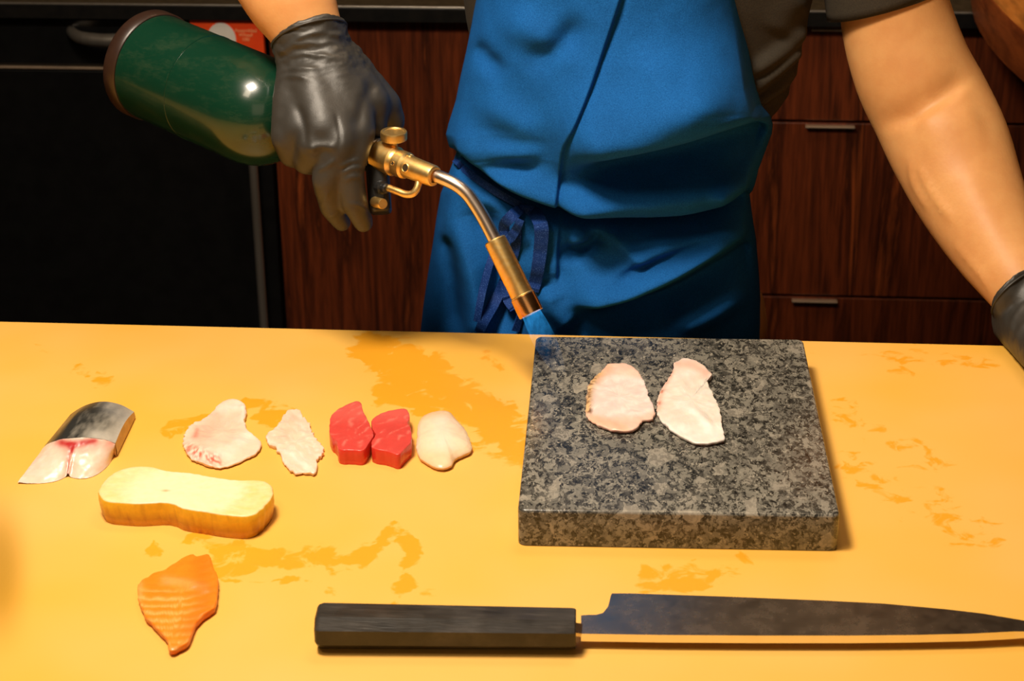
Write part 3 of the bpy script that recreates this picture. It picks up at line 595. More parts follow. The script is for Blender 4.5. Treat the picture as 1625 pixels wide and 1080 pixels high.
# ------------------------------------------------------------------ gas torch
tr_ = empty('gas_torch', PD(590, 250, 1.585), 'brass-tipped gas torch with a green canister, held by the gloved hand', 'torch')
cA = PD(246, 106, 1.715); cB = PD(402, 173, 1.645); cax = cB-cA; cL = np.linalg.norm(cax); cax /= cL; r_ = .0475
prof = [(-.0005, .030), (.0005, r_-.003), (.003, r_)]+[(t, r_) for t in np.linspace(.01, cL, 10)]
prof += [(cL+.050*math.sin(t), r_*math.cos(t)**.8) for t in np.linspace(.12, 1.30, 14)]
can = link('gas_canister', mk(*lathe(cA, cax, prof, 72)), M_GREEN, tr_, auto=50)
bp = [(-.013, .034), (-.0135, .043), (-.0125, r_+.0005), (-.010, r_+.0018), (.001, r_+.0018), (.0025, r_+.0006), (.0025, r_-.001), (-.009, r_-.002), (-.009, .030)]
o = link('base_ring', mk(*lathe(cA, cax, bp, 72)), M_CANBASE, can, auto=40); o['label'] = 'dark brown base ring'
sm = lathe(cA+cax*.0, cax, [(cL*.52, r_-.001), (cL*.52+.0003, r_+.0004), (cL*.52+.0016, r_+.0004), (cL*.52+.002, r_-.001)], 72); 
link('weld_seam', mk(*rings([sm[0][i*72:(i+1)*72] for i in range(4)], False)), M_GREEN, can, auto=40)
nk = cA+cax*(cL+.040); vb = PD(594, 246, 1.588)
link('neck', mk(*lathe(nk, vb-nk, [(0, .020), (.01, .020), (.012, .015), (np.linalg.norm(vb-nk), .015)], 40)), M_PLASTIC, tr_, auto=40)
# valve barrel
b0 = PD(600, 246, 1.584); b1 = PD(690, 280, 1.545); bax = b1-b0; bL = np.linalg.norm(bax); bax /= bL
k = px2m(1.575)
bp = [(0, 22*k), (.001, 24*k), (bL*.30, 24*k), (bL*.315, 22.5*k), (bL*.33, 21*k), (bL*.36, 20*k), (bL*.38, 21.5*k), (bL*.50, 21.5*k), (bL*.515, 20*k), (bL*.53, 18.5*k), (bL*.96, 17*k), (bL*.99, 16*k), (bL, 14.5*k), (bL, 10.5*k), (bL-.002, 10*k)]
barrel = link('valve_barrel', mk(*lathe(b0, bax, bp, 56)), M_BRASS, tr_, auto=28)
for u, v, r in ((623, 259, .0014), (643, 266, .0030), (651, 247, .0022)):
    # air holes: dark plugs paint the shade inside, with a brass lip standing on the barrel's skin
    d_ = ray(u, v); d_ = d_/np.linalg.norm(d_); w0 = CAM-b0; a_ = d_-bax*(d_@bax); c_ = w0-bax*(w0@bax); R_ = (21.3 if u < 635 else 18.1)*k
    A_, B_, C_ = a_@a_, 2*a_@c_, c_@c_-R_*R_; D_ = B_*B_-4*A_*C_
    t_ = (-B_-math.sqrt(max(D_, 0)))/(2*A_); hp = CAM+d_*t_; nn_ = hp-b0; nn_ = nn_-bax*(nn_@bax); nn_ /= np.linalg.norm(nn_)
    link('air_hole', mk(*lathe(hp-nn_*.003, nn_, [(0, r), (.0031, r)], 24)), M_HOLE, barrel, auto=40)
    link('hole_rim', mk(*lathe(hp-nn_*.001, nn_, [(0, r*1.0), (.0012, r*1.0), (.0014, r*1.12), (.0010, r*1.25), (0, r*1.25)], 24)), M_BRASS, barrel, auto=40)
# knob
kb = PD(625, 222, 1.572); ku = np.array([0, 0, 1.])*.97-FW*.0+np.array([0.02, -.06, 0]); 
kp = [(0, 19*k), (.001, 20.5*k)]
V, F = lathe(kb, ku, [(0, 18*k), (.0008, 21*k), (.0065, 21.5*k), (.0075, 20.5*k), (.0077, 17*k), (.0070, 16*k), (.0069, 2*k)], 96)
nV = len(V)//7
for i in (1, 2):
    for j in range(nV):
        if j % 2: c_ = V[i*nV:(i+1)*nV].mean(0) if j == 1 else c_; V[i*nV+j] += (c_-V[i*nV+j])*.02
link('valve_knob', mk(V, F), M_BRASS, tr_, auto=35)
link('knob_stem', mk(*tube([PD(624, 240, 1.575), kb+np.array([0, 0, .001])], .0035, 20, False)), M_BRASS, tr_, auto=40)
# black housing
hb = b0-bax*.007; up = np.array([0, 0, 1.]); _, hx_, hy_, hz_ = frame_from(hb, bax, up)      # hx_ ~ up in the housing plane
def rr_section(t, hx0, hx1, hw, r=.008, n=6):
    pts = []
    for cx_, cy_, a0_ in ((hx1-r, hw-r, 0), (hx0+r, hw-r, 90), (hx0+r, -hw+r, 180), (hx1-r, -hw+r, 270)):
        for j in range(n):
            a = math.radians(a0_+90*j/(n-1)); pts.append((cx_+r*math.cos(a), cy_+r*math.sin(a)))
    return np.array([hb+hz_*t+hx_*a+hy_*b_ for a, b_ in pts])
ht, hbm = PD(597, 222, 1.592), PD(605, 338, 1.588); _, hx_, hy_, hz_ = frame_from(hbm, ht-hbm, RT); hb = hbm; hl_ = np.linalg.norm(ht-hbm)
link('housing', mk(*rings([rr_section(t_, -.0095*s2, .0085*s2, .014*s2, .006) for t_, s2 in ((0, .80), (.001, .93), (.003, 1), (hl_*.5, 1.02), (hl_-.006, 1), (hl_-.002, .9), (hl_, .6))])), M_PLASTIC, tr_, auto=35)
o = link('collar_ring', mk(*lathe(b0-bax*.0035, bax, [(0, 22*k), (0, 26*k), (.0018, 26.5*k), (.003, 25.5*k), (.003, 22*k)], 56)), M_STEEL, tr_, auto=35); o['label'] = 'thin chrome collar'
# gas tube (steel), brass sleeve
tp = [(680, 275, 1.552), (700, 282, 1.545), (722, 292, 1.540), (740, 306, 1.538), (755, 326, 1.537), (770, 351, 1.536), (786, 382, 1.535), (792, 393, 1.535)]
link('burner_tube', mk(*tube([PD(*p) for p in tp], [10.6*k]*len(tp), 36)), M_NICKEL, tr_)
s0_ = PD(785, 380, 1.5355); s1_ = PD(843, 497, 1.532); sL = np.linalg.norm(s1_-s0_)
slv = link('burner_sleeve', mk(*lathe(s0_, s1_-s0_, [(0, 11*k), (0, 16*k), (.001, 17.5*k), (sL*.56, 18*k), (sL*.57, 17.6*k), (sL*.75, 18*k), (sL*.76, 19*k), (sL-.001, 19.5*k), (sL, 19*k), (sL, 16.5*k), (sL-.012, 15*k), (sL-.012, 2*k)], 56)), M_BRASS, tr_, auto=35)
o = link('burner_tip', mk(*lathe(s0_, s1_-s0_, [(sL*.77, 19.3*k), (sL*.775, 20*k), (sL-.0015, 20.3*k), (sL+.0003, 19.8*k), (sL+.0003, 17*k), (sL*.77, 17*k)], 56)), M_HOT, slv, auto=35); o['label'] = 'heat-darkened copper brown tip'
# igniter hook, nut and button
hk = [(616, 298, 1.565), (630, 303, 1.560), (644, 308, 1.556), (655, 307, 1.553), (662, 298, 1.552), (665, 286, 1.553), (666, 274, 1.556)]
link('igniter_tube', mk(*tube([PD(*p) for p in hk], 5.8*k, 24)), M_BRASS, tr_)
V, F = lathe(PD(604, 297, 1.572), PD(618, 300, 1.563)-PD(604, 297, 1.572), [(-.004, 9*k), (-.001, 11*k), (.003, 11*k), (.004, 8*k), (.008, 8*k), (.009, 6*k)], 12)
link('igniter_nut', mk(V, F), M_PLASTIC, tr_, auto=20)
link('igniter_button', mk(*lathe(PD(598, 321, 1.572), PD(610, 324, 1.560)-PD(598, 321, 1.572), [(-.004, 8.5*k), (.0105, 8.5*k), (.0118, 7.5*k), (.0118, 1*k)], 28)), M_BRASS, tr_, auto=35)
# flame
fa = (s1_-s0_)/sL; fp = [(0, 15*k), (.004, 15.5*k), (.010, 17*k), (.018, 18*k), (.028, 18*k), (.040, 15*k), (.052, 9*k), (.060, 2*k)]
V, F = lathe(s1_-fa*.001, fa, [(a, b_) for a, b_ in zip(np.interp(np.linspace(0, 7, 36), range(8), [p[0] for p in fp]), np.interp(np.linspace(0, 7, 36), range(8), [p[1] for p in fp]))], 40)
me = mk(V, F); t = (V-s1_)@fa; setfac(me, 'glow', .30*np.exp(-np.clip(t, 0, 1)/.013)); o = link('flame', me, M_FLAME, tr_); o['label'] = 'blue gas flame'
# ------------------------------------------------------------------ person
cxp = 955
pr_ = PY(cxp, 200, 1.70); PX = pr_[0]
person = empty('person', (PX, 1.70, 0), 'person in a blue apron, dark shirt and black gloves torching fish behind the counter', 'person')
def ell(z, hw, hd, dx=0., yc=1.725, n=40, pw=2.3):
    a = np.linspace(0, 2*math.pi, n, endpoint=False); c, s = np.cos(a), np.sin(a)
    return np.stack([PX+dx+hw*np.sign(c)*abs(c)**(2/pw), yc+hd*np.sign(s)*abs(s)**(2/pw), np.full(n, z)], 1)
BC = 1.725
parts = [rings([ell(.80, .112, .070), ell(.86, .118, .074), ell(.93, 0.126, 0.068), ell(1.0, 0.112, 0.058), ell(1.08, 0.108, 0.058), ell(1.16, 0.116, 0.066), ell(1.24, 0.128, 0.070), ell(1.31, 0.133, 0.063), ell(1.35, .125, .066), ell(1.375, .07, .05)])]
def capD(a, ra_, b_, rb): return capsule(a, ra_, b_, rb, 22)
HC = np.array([PX-.01, 1.63, 1.515])
parts += [capD((PX, 1.70, 1.36), .052, (PX-.005, 1.665, 1.43), .050), capD(HC+[0, .02, .03], .078, HC+[0, -.005, -.01], .072), capD(HC+[0, -.02, -.04], .055, HC+[0, -.045, -.065], .036),
          capD(HC+[0, -.085, .005], .008, HC+[0, -.098, -.02], .011), capD(HC+[-.079, .01, .0], .014, HC+[-.08, .01, -.03], .009), capD(HC+[.079, .01, .0], .014, HC+[.08, .01, -.03], .009),
          capD(HC+[-.024, -.078, -.045], .006, HC+[.024, -.078, -.045], .006)]
for s in (-1, 1): parts += [capD((PX+s*.075, 1.70, .84), .085, (PX+s*.085, 1.70, .46), .055), capD((PX+s*.085, 1.70, .46), .054, (PX+s*.09, 1.72, .09), .036), capD((PX+s*.09, 1.72, .06), .034, (PX+s*.10, 1.60, .045), .028)]
def arm(st, n=40, flatk=.92):
    """stations: (u, v, Y, half width in px); rings square to the axis"""
    st = [np.array(s, float) for s in st]; Q = smooth_poly(st, 6); C = [PY(q[0], q[1], q[2]) for q in Q]; R = []; x = None
    a = np.linspace(0, 2*math.pi, n, endpoint=False)
    for i, q in enumerate(Q):
        d = C[min(i+1, len(C)-1)]-C[max(i-1, 0)]; d /= np.linalg.norm(d); vd = C[i]-CAM; dep = vd@FW; vd /= np.linalg.norm(vd)
        x = np.cross(d, vd); x /= np.linalg.norm(x); y = np.cross(d, x); r = q[3]*dep/FPX
        R.append(C[i]+np.outer(np.cos(a), x)*r+np.outer(np.sin(a), y)*r*flatk)
    return R
LA = [(1385, -320, 1.735, 88), (1392, -220, 1.73, 88), (1400, -120, 1.725, 86), (1412, -30, 1.72, 84), (1426, 45, 1.715, 89), (1449, 115, 1.705, 93), (1478, 172, 1.695, 95), (1508, 236, 1.67, 95), (1540, 310, 1.635, 86), (1578, 383, 1.595, 73), (1618, 446, 1.555, 60), (1640, 480, 1.535, 54), (1665, 515, 1.515, 48)]
RA = [(350, -215, 1.64, 92), (385, -150, 1.62, 90), (425, -80, 1.585, 84), (462, -2, 1.555, 73), (480, 35, 1.545, 62), (495, 70, 1.538, 54), (503, 100, 1.535, 50)]
parts += [rings(arm(LA)), rings(arm(RA))]
shl = PY(1385, -320, 1.735); parts.append(capD((PX+.12, 1.72, 1.315), .055, shl, .048))
el = PY(350, -215, 1.64); shr = np.array([PX-.165, 1.72, 1.31]); parts += [capD((PX-.1, 1.72, 1.315), .055, shr, .052), capD(shr, .050, el, .046)]
me = remesh(parts, .0045, 5)
disp_front(me, [([(1392, 204), (1440, 188), (1480, 164), (1545, 118)], -.0052, 20, 9), ([(1420, 194), (1462, 176), (1510, 142)], -.0012, 2.5, 2.5), ([(1425, 202), (1470, 182), (1535, 140)], -.0010, 2.5, 2.5), ([(1450, 205), (1520, 190), (1560, 175)], .003, 25, 40), ([(1455, 250), (1475, 300), (1520, 360)], .0022, 6, 6), ([(1510, 380), (1560, 440), (1575, 470)], .0020, 4, 4), ([(1530, 250), (1560, 330), (1600, 400)], .0014, 30, 30), ([(1445, 240), (1450, 290), (1480, 340)], .0020, 5, 5)])
link('body', me, M_SKIN, person)
# hair, eyes
me = remesh([capD(HC+[0, .028, .045], .079, HC+[0, .025, .0], .074)], .006, 4); c = getco(me); c[:, 1] = np.where((c[:, 2] < HC[2]+.035) & (c[:, 1] < HC[1]-.0), HC[1], c[:, 1]); setco(me, c)
M_HAIR = noisy('black_hair', (.01, .008, .006), (.02, .015, .012), 200, .5, stretch=(1, 1, .1)); link('hair', me, M_HAIR, person)
M_EYE = noisy('eye', (.02, .015, .01), (.03, .02, .015), 50, .2)
for s in (-1, 1): link('eye', mk(*capsule(HC+[s*.03-.004, -.073, .008], .007, HC+[s*.03+.004, -.073, .008], .007, 12)), M_EYE, person)
# trousers and shoes (behind the counter)
me = remesh([rings([ell(.78, .132, .085), ell(.88, .138, .088), ell(.955, .130, .082)])]+[capD((PX+s*.062, 1.72, .82), .078, (PX+s*.088, 1.71, .14), .056) for s in (-1, 1)], .008, 5); link('trousers', me, M_TROUSER, person)
for s in (-1, 1):
    me = remesh([capsule((PX+s*.09, 1.74, .045), .045, (PX+s*.105, 1.58, .040), .042, 20)], .006, 3); c = getco(me); c[:, 2] = np.maximum(c[:, 2], .001); setco(me, c); link('shoe', me, M_PLASTIC, person)
# shirt
def edge_px(pl, v): a = np.array(pl, float); return np.interp(v, a[:, 1], a[:, 0])
SLp = [(690, -340), (700, -200), (722, -100), (733, 0), (738, 40), (748, 90), (728, 200), (722, 260), (712, 330), (706, 420)]
SRp = [(1275, -340), (1300, -200), (1300, -100), (1291, 0), (1283, 30), (1276, 60), (1266, 110), (1250, 150), (1228, 184), (1205, 230), (1160, 330), (1150, 420)]
rows = np.r_[np.linspace(-330, -20, 14), np.linspace(-12, 250, 90), np.linspace(265, 420, 10)]; R = []; nn_ = 200; a = np.linspace(0, 2*math.pi, nn_, endpoint=False)
for v_ in rows:
    l = PY(edge_px(SLp, v_), v_, 1.70); r = PY(edge_px(SRp, v_), v_, 1.70); cx0 = (l[0]+r[0])/2; hw = (r[0]-l[0])/2; z = (l[2]+r[2])/2
    c, s = np.cos(a), np.sin(a); hd = .082
    R.append(np.stack([cx0+hw*np.sign(c)*abs(c)**.9, 1.725+hd*np.sign(s)*abs(s), z+0*a], 1))
V, F = rings(R)
me = mk(V, F[:-2]+[F[-2]])
disp_front(me, [([(1170, 150), (1225, 110), (1272, 62)], .010, 6, 9), ([(1180, 170), (1230, 135), (1268, 95)], .009, 6, 8), ([(1190, 190), (1230, 165), (1258, 130)], .008, 5, 7), ([(1170, 125), (1235, 80), (1285, 25)], .009, 10, 12), ([(1230, 60), (1270, -10)], .005, 25, 25)])
sh = link('t_shirt', me, M_SHIRT, person)
m_ = sh.modifiers.new('s', 'SOLIDIFY'); m_.thickness = .0015; m_.offset = -1
# sleeve of the arm on the right, sleeve of the other arm
def sleeve(st, hem):
    R = arm(st, 60); V, F = rings(R, False); n = 60; L = V[-n:]; c = L.mean(0); inn = c+(L-c)*.965; inn2 = inn-(V[-n:]-V[-2*n:-n])*6
    V = np.concatenate([V, inn, inn2]); k0 = len(V)-3*n
    for b_ in (0, 1):
        for j in range(n): F.append((k0+b_*n+j, k0+b_*n+(j+1) % n, k0+(b_+1)*n+(j+1) % n, k0+(b_+1)*n+j))
    return mk(V, F)
me = sleeve([(1345, -340, 1.735, 115), (1375, -250, 1.73, 110), (1392, -150, 1.725, 103), (1400, -70, 1.722, 97), (1406, 8, 1.718, 92)], 0); c = getco(me); q = proj(c); c[:, 2] += np.clip((q[:, 0]-1400)/90, -1, 1)*.0085*np.clip((q[:, 1]+120)/120, 0, 1); setco(me, c)
link('shirt_sleeve', me, M_SHIRT, person)
V, F = merge([tube([shr+[.03, 0, .02], shr, shr*.5+el*.5, shr*.35+el*.65], [.070, .068, .062, .062], 40)]); link('shirt_sleeve', mk(V, F), M_SHIRT, person)
yk = [rings([ell(1.19, .140, .074, yc=1.72), ell(1.24, .152, .090, yc=1.72), ell(1.30, .160, .092, yc=1.72), ell(1.345, .135, .078, yc=1.72), ell(1.378, .082, .064, yc=1.71), ell(1.388, .070, .060, yc=1.71)])]
yk += [capD((PX+.10, 1.722, 1.318), .070, shl+np.array([0, 0, .002]), .062), capD(shl, .062, PY(1385, -240, 1.732), .060), capD((PX-.08, 1.722, 1.318), .070, shr, .070), capD(shr, .070, shr*.55+el*.45, .062)]
me = remesh(yk, .005, 8); c = getco(me); q = proj(c); c[:, 1] += np.clip(1.625-c[:, 1], 0, .02)*(np.abs(c[:, 0]-PX) < .12); setco(me, c)
link('shirt_yoke', me, M_SHIRT, person)
# apron
AL = [(800, -340), (778, -200), (765, -100), (755, 0), (748, 40), (740, 80), (731, 120), (723, 160), (712, 195), (708, 212), (713, 232), (722, 248), (712, 275), (700, 305), (693, 345), (687, 385), (678, 440), (671, 490), (667, 528), (655, 620), (640, 800), (630, 1100)]
AR = [(1100, -340), (1130, -200), (1160, -100), (1177, 0), (1183, 40), (1190, 80), (1197, 120), (1207, 155), (1222, 180), (1227, 200), (1226, 220), (1216, 240), (1203, 262), (1197, 290), (1190, 312), (1194, 340), (1200, 380), (1205, 440), (1208, 500), (1209, 530), (1212, 620), (1220, 800), (1225, 1100)]
rows = np.r_[np.linspace(-320, -15, 24), np.linspace(-12, 560, 270), np.linspace(575, 1100, 22)]
us_ = np.linspace(0, 1, 250); wrap = 14; V = []
for v_ in rows:
    l = edge_px(AL, v_); r = edge_px(AR, v_)
    yf = np.interp(v_, [-320, -50, 100, 250, 340, 420, 530, 1100], [1.598, 1.592, 1.580, 1.578, 1.592, 1.582, 1.578, 1.575])
    for i in range(wrap, 0, -1): V.append(PY(l+i*3.2, v_, yf+.105+i*.006))
    for u_ in us_: x_ = 2*u_-1; V.append(PY(l+(r-l)*u_, v_, yf+.105*(1-math.sqrt(max(0, 1-abs(x_)**2.8)))))
    for i in range(1, wrap+1): V.append(PY(r-i*3.2, v_, yf+.105+i*.006))
V = np.array(V); nc = 250+2*wrap; q = proj(V)
fold = [
 ([(870, 268), (960, 228), (1060, 196), (1150, 164), (1300, 110)], .026, 85, 42, .22),
 ([(890, 268), (1000, 258), (1110, 240), (1300, 190)], -.020, 28, 28, .18),
 ([(880, 322), (980, 304), (1090, 296), (1260, 262)], .012, 22, 24, .15),
 ([(700, 190), (730, 225), (790, 275), (860, 305), (950, 325), (1080, 325), (1195, 295)], .010, 26, 12, .1),
 ([(706, 236), (745, 275), (790, 305), (832, 328), (930, 346), (1040, 352), (1110, 345), (1200, 306)], -.017, 12, 13, .03),
 ([(880, 474), (980, 456), (1060, 424), (1140, 376), (1230, 310)], .017, 30, 18, .2),
 ([(930, 505), (1040, 486), (1130, 440), (1240, 370)], -.014, 16, 26, .2),
 ([(880, 408), (930, 396), (962, 366)], -.008, 14, 12, .3), ([(895, 385), (940, 372)], .004, 14, 12, .4),
 ([(960, 452), (1010, 425), (1080, 396), (1150, 362)], -.007, 10, 10, .25),
 ([(990, 415), (1050, 385), (1090, 365)], .005, 14, 12, .4),
 ([(960, 350), (1000, 395), (1040, 410)], .004, 12, 12, .4),
 ([(1050, 520), (1130, 490), (1200, 440)], .008, 24, 24, .3), ([(870, 440), (880, 480), (920, 520)], .008, 24, 24, .3),
 ([(716, 290), (720, 350), (745, 420), (760, 500), (765, 560)], .008, 18, 26, .2), ([(760, 320), (790, 420), (800, 540)], -.008, 20, 20, .2), ([(700, 360), (715, 430), (725, 540)], -.007, 14, 14, .2),
 ([(740, 60), (775, 100), (810, 125)], -.006, 16, 16, .4), ([(820, 110), (880, 80), (940, 20)], -.005, 22, 22, .4), ([(770, 20), (860, 60), (900, 120)], .004, 26, 26, .4),
 ([(735, 150), (820, 190), (880, 230)], .005, 26, 26, .4), ([(735, 255), (790, 262), (870, 262)], -.005, 12, 12, .4), ([(740, 215), (800, 238), (880, 240)], .004, 14, 14, .4),
 ([(1000, 60), (1060, 120), (1170, 130)], .004, 34, 34, .4), ([(1205, 175), (1222, 200), (1224, 225)], .010, 12, 12, .4), ([(1000, 180), (1100, 150), (1190, 110)], .004, 24, 24, .4),
 ([(1120, 300), (1180, 270), (1220, 235)], .008, 12, 12, .3)]
dY = strokes(q, fold)
seam = smooth_poly([(1000, -60), (985, 0), (958, 80), (940, 130), (918, 180), (897, 226), (889, 280), (885, 330), (889, 352), (886, 390), (885, 448)])
d, sg, t = seg_dist(q, seam); w_s = .5-.5*np.tanh(d*sg/2.0)
on = np.clip((450-q[:, 1])/20, 0, 1)
edge_ = np.clip(np.minimum(q[:, 0]-np.interp(q[:, 1], [a[1] for a in AL], [a[0] for a in AL]), np.interp(q[:, 1], [a[1] for a in AR], [a[0] for a in AR])-q[:, 0])/18, .45, 1)
dY *= edge_
col_ = np.tile(np.arange(nc), len(rows)); dY *= np.clip(1-np.maximum(wrap-col_, col_-(nc-1-wrap))/wrap*1.6, .12, 1)
dY += on*(w_s*-.0024*np.exp(-(d/8))+(1-w_s)*.0028*np.exp(-(d/60)))
dY *= 2.0; dY += .0016*fbm(V, 14, 3)+.0003*fbm(V, 60, 2)
V[:, 1] -= dY
F = [(j*nc+i, (j+1)*nc+i, (j+1)*nc+i+1, j*nc+i+1) for j in range(len(rows)-1) for i in range(nc-1)]
me = mk(V, F); apron = link('apron', me, M_APRON, person); apron['label'] = 'blue cloth bib apron tied at the waist'
m_ = apron.modifiers.new('s', 'SOLIDIFY'); m_.thickness = .0016; m_.offset = -1
grid = V.reshape(len(rows), nc, 3); gq = q
def front_at(u, v):      # apron surface point nearest to a place on it
    i = np.argmin((gq[:, 0]-u)**2+(gq[:, 1]-v)**2); return V[i]
def ribbon(path, wpx, off=.003, th=.0009, name='apron_tie', offs=None, tw=0.0):
    Q = smooth_poly(path, 8); P = []
    for i, p in enumerate(Q):
        o_ = off if offs is None else np.interp(i/(len(Q)-1), np.linspace(0, 1, len(offs)), offs)
        s_ = front_at(p[0], p[1]); P.append(PY(p[0], p[1], s_[1]-o_))
    R = []
    for i, p in enumerate(P):
        d_ = P[min(i+1, len(P)-1)]-P[max(i-1, 0)]; d_ /= np.linalg.norm(d_); x = np.cross(d_, FW); x /= np.linalg.norm(x); y = np.cross(d_, x)
        w_ = (wpx if not hasattr(wpx, '__len__') else np.interp(i/(len(P)-1), np.linspace(0, 1, len(wpx)), wpx))*1.35*1.68/FPX/2; a_ = tw*math.sin(i*.35)
        x2 = x*math.cos(a_)+y*math.sin(a_); y2 = -x*math.sin(a_)+y*math.cos(a_)
        sec = [(-w_, -th), (-w_*.7, -th*1.6), (-w_*.4, -th), (-w_*.1, -th*1.6), (w_*.2, -th), (w_*.5, -th*1.6), (w_*.8, -th), (w_, -th), (w_, th), (-w_, th)]
        R.append(np.array([p+x2*a+y2*b_ for a, b_ in sec]))
    return link(name, mk(*rings(R)), M_TIE, apron, auto=50)
ribbon([(722, 254), (746, 276), (790, 306), (832, 329)], [7, 9, 9, 8], .014, offs=[.010, .016, .020, .020])
ribbon([(832, 330), (880, 345), (940, 352), (1000, 355), (1036, 352)], [5, 4, 4, 5], .007)
ribbon([(832, 328), (815, 340), (800, 358), (806, 378), (818, 366), (826, 348)], [10, 14, 13, 13, 11, 9], offs=[.022, .022, .017, .014, .014, .020])
ribbon([(834, 329), (850, 340), (859, 362), (857, 400), (851, 440), (846, 462)], [10, 16, 17, 16, 15, 13], offs=[.022, .022, .016, .009, .007, .006])
ribbon([(822, 362), (818, 390), (806, 430), (790, 470), (770, 505), (760, 528)], [9, 12, 12, 13, 13, 12], offs=[.003, .006, .008, .008, .006, .006], tw=.25)
ribbon([(798, 366), (780, 410), (766, 460), (757, 510)], [7, 9, 9, 9], offs=[.003, .006, .006, .006], tw=.3)
ribbon([(802, 430), (806, 470), (818, 490)], [14, 15, 14], offs=[.004, .007, .005])
ribbon([(846, 440), (832, 480), (818, 525)], [8, 7, 9], offs=[.004, .006, .005], tw=.4)
# knot
kp_ = front_at(833, 329); kc = PY(833, 329, kp_[1]-.022); link('tie_knot', mk(*capsule(kc-RT*.003, .0038, kc+RT*.003+DN*.001, .0036, 16)), M_TIE, apron)
# neck strap
top = grid[0]; a1, a2 = top[wrap+3], top[nc-wrap-4]
link('neck_strap', mk(*tube([a1, (PX-.085, 1.66, 1.375), (PX-.05, 1.75, 1.40), (PX+.05, 1.75, 1.40), (PX+.085, 1.66, 1.375), a2], .006, 10)), M_APRONEDGE, apron)
# ------------------------------------------------------------------ gloves
K = px2m(1.565)
# cuffs
def cuff(st, name_parent, n=72, lip=.0012):
    """st: (u,v,depth, half px, (near-side px offset dx,dy, depth offset)) along the major direction mj"""
    R = []; a = np.linspace(0, 2*math.pi, n, endpoint=False)
    for (u, v, dep, hw, mj, nu, nv, nd) in st:
        c0 = PD(u, v, dep); x = PD(u+mj[0]*hw, v+mj[1]*hw, dep)-c0; y = PD(u+nu, v+nv, dep+nd)-c0
        R.append(c0+np.outer(np.cos(a), x)+np.outer(np.sin(a), y))
    return rings(R), R[1]*.8+R[2]*.2
def rim(R0, me):
    """rolled rim that follows the displaced edge of the glove"""
    return link('cuff_rim', mk(*tube(list(R0)+[R0[0], R0[1]], .00095, 10, False)), M_GLOVE, me)
st = [(488, 49, 1.594, 61, (.94, -.34), -7, -21, -.034), (490, 54, 1.594, 62, (.95, -.31), -7, -20, -.034), (493, 68, 1.594, 62.5, (.97, -.22), -6, -16, -.032), (497, 85, 1.595, 62.5, (.985, -.12), -5, -10, -.031), (501, 104, 1.596, 63, (.99, -.05), -3, -6, -.028), (505, 120, 1.596, 58, (1, .0), -3, -3, -.022), (508, 136, 1.597, 46, (1, .05), -3, -2, -.012)]
cf1, rg1 = cuff(st, None)
def cap2(a, b_): return capsule(PD(*a[:3]), a[3]*K, PD(*b_[:3]), b_[3]*K, 20)
def chain(L): return [cap2(L[i], L[i+1]) for i in range(len(L)-1)]
hd = []
hd += chain([(482, 66, 1.598, 42), (480, 100, 1.592, 43)]); hd += chain([(510, 64, 1.598, 42), (518, 100, 1.592, 44)])
hd += chain([(528, 95, 1.592, 36), (556, 150, 1.578, 36), (567, 212, 1.566, 30)])       # index metacarpal
hd += chain([(508, 95, 1.588, 38), (528, 160, 1.570, 35), (541, 222, 1.554, 30)])
hd += chain([(488, 95, 1.588, 38), (492, 160, 1.570, 34), (500, 226, 1.556, 30)])
hd += chain([(474, 100, 1.592, 34), (463, 160, 1.578, 32), (457, 218, 1.570, 28)])
hd += chain([(545, 95, 1.602, 34), (582, 138, 1.604, 32), (608, 168, 1.606, 31), (622, 190, 1.612, 23), (616, 216, 1.628, 19), (596, 232, 1.640, 17)])    # thumb
hd += chain([(566, 215, 1.563, 28), (555, 272, 1.560, 23), (562, 320, 1.570, 21.5), (577, 354, 1.588, 17)])
hd += chain([(540, 228, 1.552, 28), (516, 285, 1.560, 22.5), (526, 328, 1.580, 20), (543, 354, 1.604, 15.5)])
hd += chain([(498, 230, 1.556, 28), (486, 256, 1.572, 22), (506, 262, 1.606, 18), (530, 250, 1.626, 15)])
hd += chain([(457, 220, 1.568, 27), (462, 246, 1.580, 21), (484, 250, 1.612, 17), (505, 240, 1.628, 15)])
hd += chain([(498, 130, 1.578, 44), (515, 205, 1.560, 42)])+chain([(520, 110, 1.585, 50), (550, 185, 1.570, 38)])+chain([(478, 130, 1.586, 40), (478, 205, 1.567, 36)])
hd += [cf1]
hd += chain([(462, 196, 1.572, 32), (510, 205, 1.566, 36), (556, 205, 1.570, 32)])+chain([(540, 110, 1.592, 42), (585, 165, 1.588, 36), (592, 200, 1.590, 24)])
me = remesh(hd, .0017, 30, .6)
creases = [([(438, 100), (480, 86), (545, 92)], .0014, 3, 5), ([(440, 116), (470, 108), (510, 110)], .0014, 3, 4), ([(440, 128), (462, 120), (490, 124)], .0012, 3, 4), ([(432, 92), (470, 72), (540, 66)], .0016, 4, 5), ([(450, 74), (500, 52), (560, 60)], .0014, 4, 4),
           ([(536, 266), (556, 256), (574, 253)], .0012, 2.5, 3.5), ([(540, 276), (560, 266), (578, 266)], .0012, 2.5, 3.5), ([(542, 288), (560, 280), (578, 282)], .0010, 2.5, 3), ([(502, 272), (520, 262), (534, 250)], .0012, 3, 3.5), ([(548, 322), (566, 324), (586, 334)], .0010, 2.5, 3),
           ([(470, 160), (482, 200), (484, 238)], -.0016, 6, 6), ([(532, 175), (540, 215), (538, 240)], -.0010, 3, 3), ([(510, 330), (522, 300)], .0008, 3, 3), ([(520, 345), (540, 335)], .0008, 3, 3), ([(600, 120), (575, 170), (570, 210)], -.0018, 9, 9), ([(484, 240), (510, 232), (538, 236)], .0022, 7, 5)]
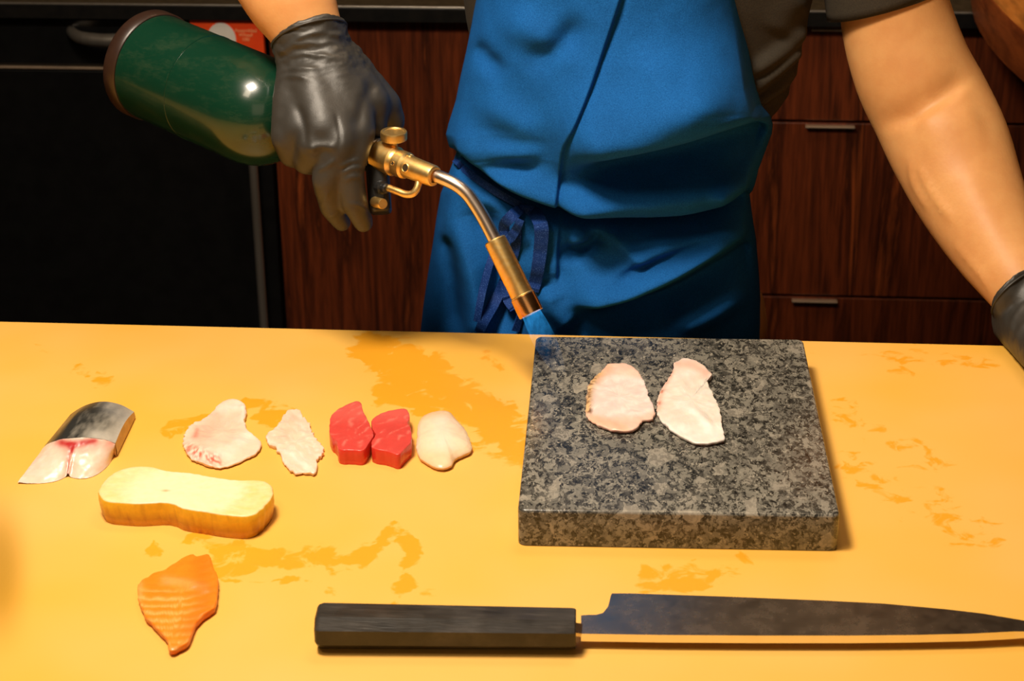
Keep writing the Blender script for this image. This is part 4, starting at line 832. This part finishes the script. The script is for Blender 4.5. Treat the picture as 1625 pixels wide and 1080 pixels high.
disp_front(me, creases, lambda c, q: .00022*fbm(c, 90, 2)+.0010*fbm(c*np.array([.5, 1, 2.0]), 110, 3)*np.exp(-np.clip(q[:, 1]-95, 0, 400)/28))
gl = link('glove', me, M_GLOVE, person); gl['label'] = 'black nitrile glove on the hand holding the torch'; rim(rg1, gl)
# the other hand rests on the worktop, right end
def W(u, v, z): return PZ(u, v, z)
wr = PY(1640, 480, 1.535); K2 = px2m(1.62)
gp = []
wz = wr[2]-CT
def capW(a, ra_, b_, rb): return capsule(a, ra_, b_, rb, 20)
heel = W(1668, 562, .024); kn = [W(1768+i*18, 640-i*26, .020) for i in range(4)]
mid1 = PD(1630, 505, 1.640)
gp += [capW(wr, .028, mid1, .030), capW(mid1, .030, heel, .023), capW(PD(1655, 490, 1.64), .028, W(1700, 550, .026), .024)]
for i in range(4):
    gp += [capW(W(1672+i*13, 566-i*16, .024), .0165, kn[i], .0125)]
    t1 = W(1850+i*20, 690-i*42, .014); t2 = W(1915+i*16, 725-i*50+(8 if i in (0, 3) else 0), .009)
    gp += [capW(kn[i], .0115, t1, .0095), capW(t1, .0095, t2, .0085)]
gp += [capW(heel, .020, W(1690, 628, .018), .014), capW(W(1690, 628, .018), .013, W(1735, 678, .012), .0105), capW(W(1735, 678, .012), .0105, W(1775, 700, .0105), .0095)]
st = [(1616, 457, 1.640, 58, (.74, -.60), -14, -17, -.033), (1619, 462, 1.640, 59, (.74, -.60), -14, -16, -.033), (1625, 474, 1.640, 59, (.78, -.56), -13, -12, -.032), (1632, 488, 1.640, 58, (.82, -.50), -12, -8, -.028), (1638, 502, 1.640, 57, (.86, -.44), -10, -5, -.024), (1645, 518, 1.640, 52, (.88, -.38), -8, -3, -.020)]
cf2, rg2 = cuff(st, None); gp += [cf2]
me = remesh(gp, .0020, 9, .6); c = getco(me); c[:, 2] = np.maximum(c[:, 2], CT+.0006); setco(me, c)
cr2 = [([(1600, 540), (1612, 500), (1640, 470)], .0018, 4, 5), ([(1608, 555), (1622, 520), (1655, 490)], .0018, 4, 5), ([(1612, 575), (1635, 535), (1670, 510)], .0016, 4, 5)]
disp_front(me, cr2, lambda c, q: .0006*fbm(c, 70, 3)); c = getco(me); c[:, 2] = np.maximum(c[:, 2], CT+.0006); setco(me, c)
gl2 = link('glove', me, M_GLOVE, person); gl2['label'] = 'black nitrile glove on the hand resting on the worktop'; rim(rg2, gl2)
# ------------------------------------------------------------------ round table leaf, far right
tb = empty('round_wooden_board', (cx, cy, 0), 'thick round reddish wooden board jutting over the rear counter in the upper right corner', 'board')
th = .060
link('board_rim', mk(*lathe((cx, cy, zt), (0, 0, 1), [(0, .05), (0, cr-.004), (.003, cr), (th-.004, cr), (th-.001, cr-.002), (th-.001, .05)], 160)), M_TABLE, tb, auto=40)
link('board_top', mk(*lathe((cx, cy, zt), (0, 0, 1), [(th-.002, .04), (th-.002, cr-.003), (th, cr-.004), (th, .04)], 160)), M_TABLETOP, tb, auto=40)
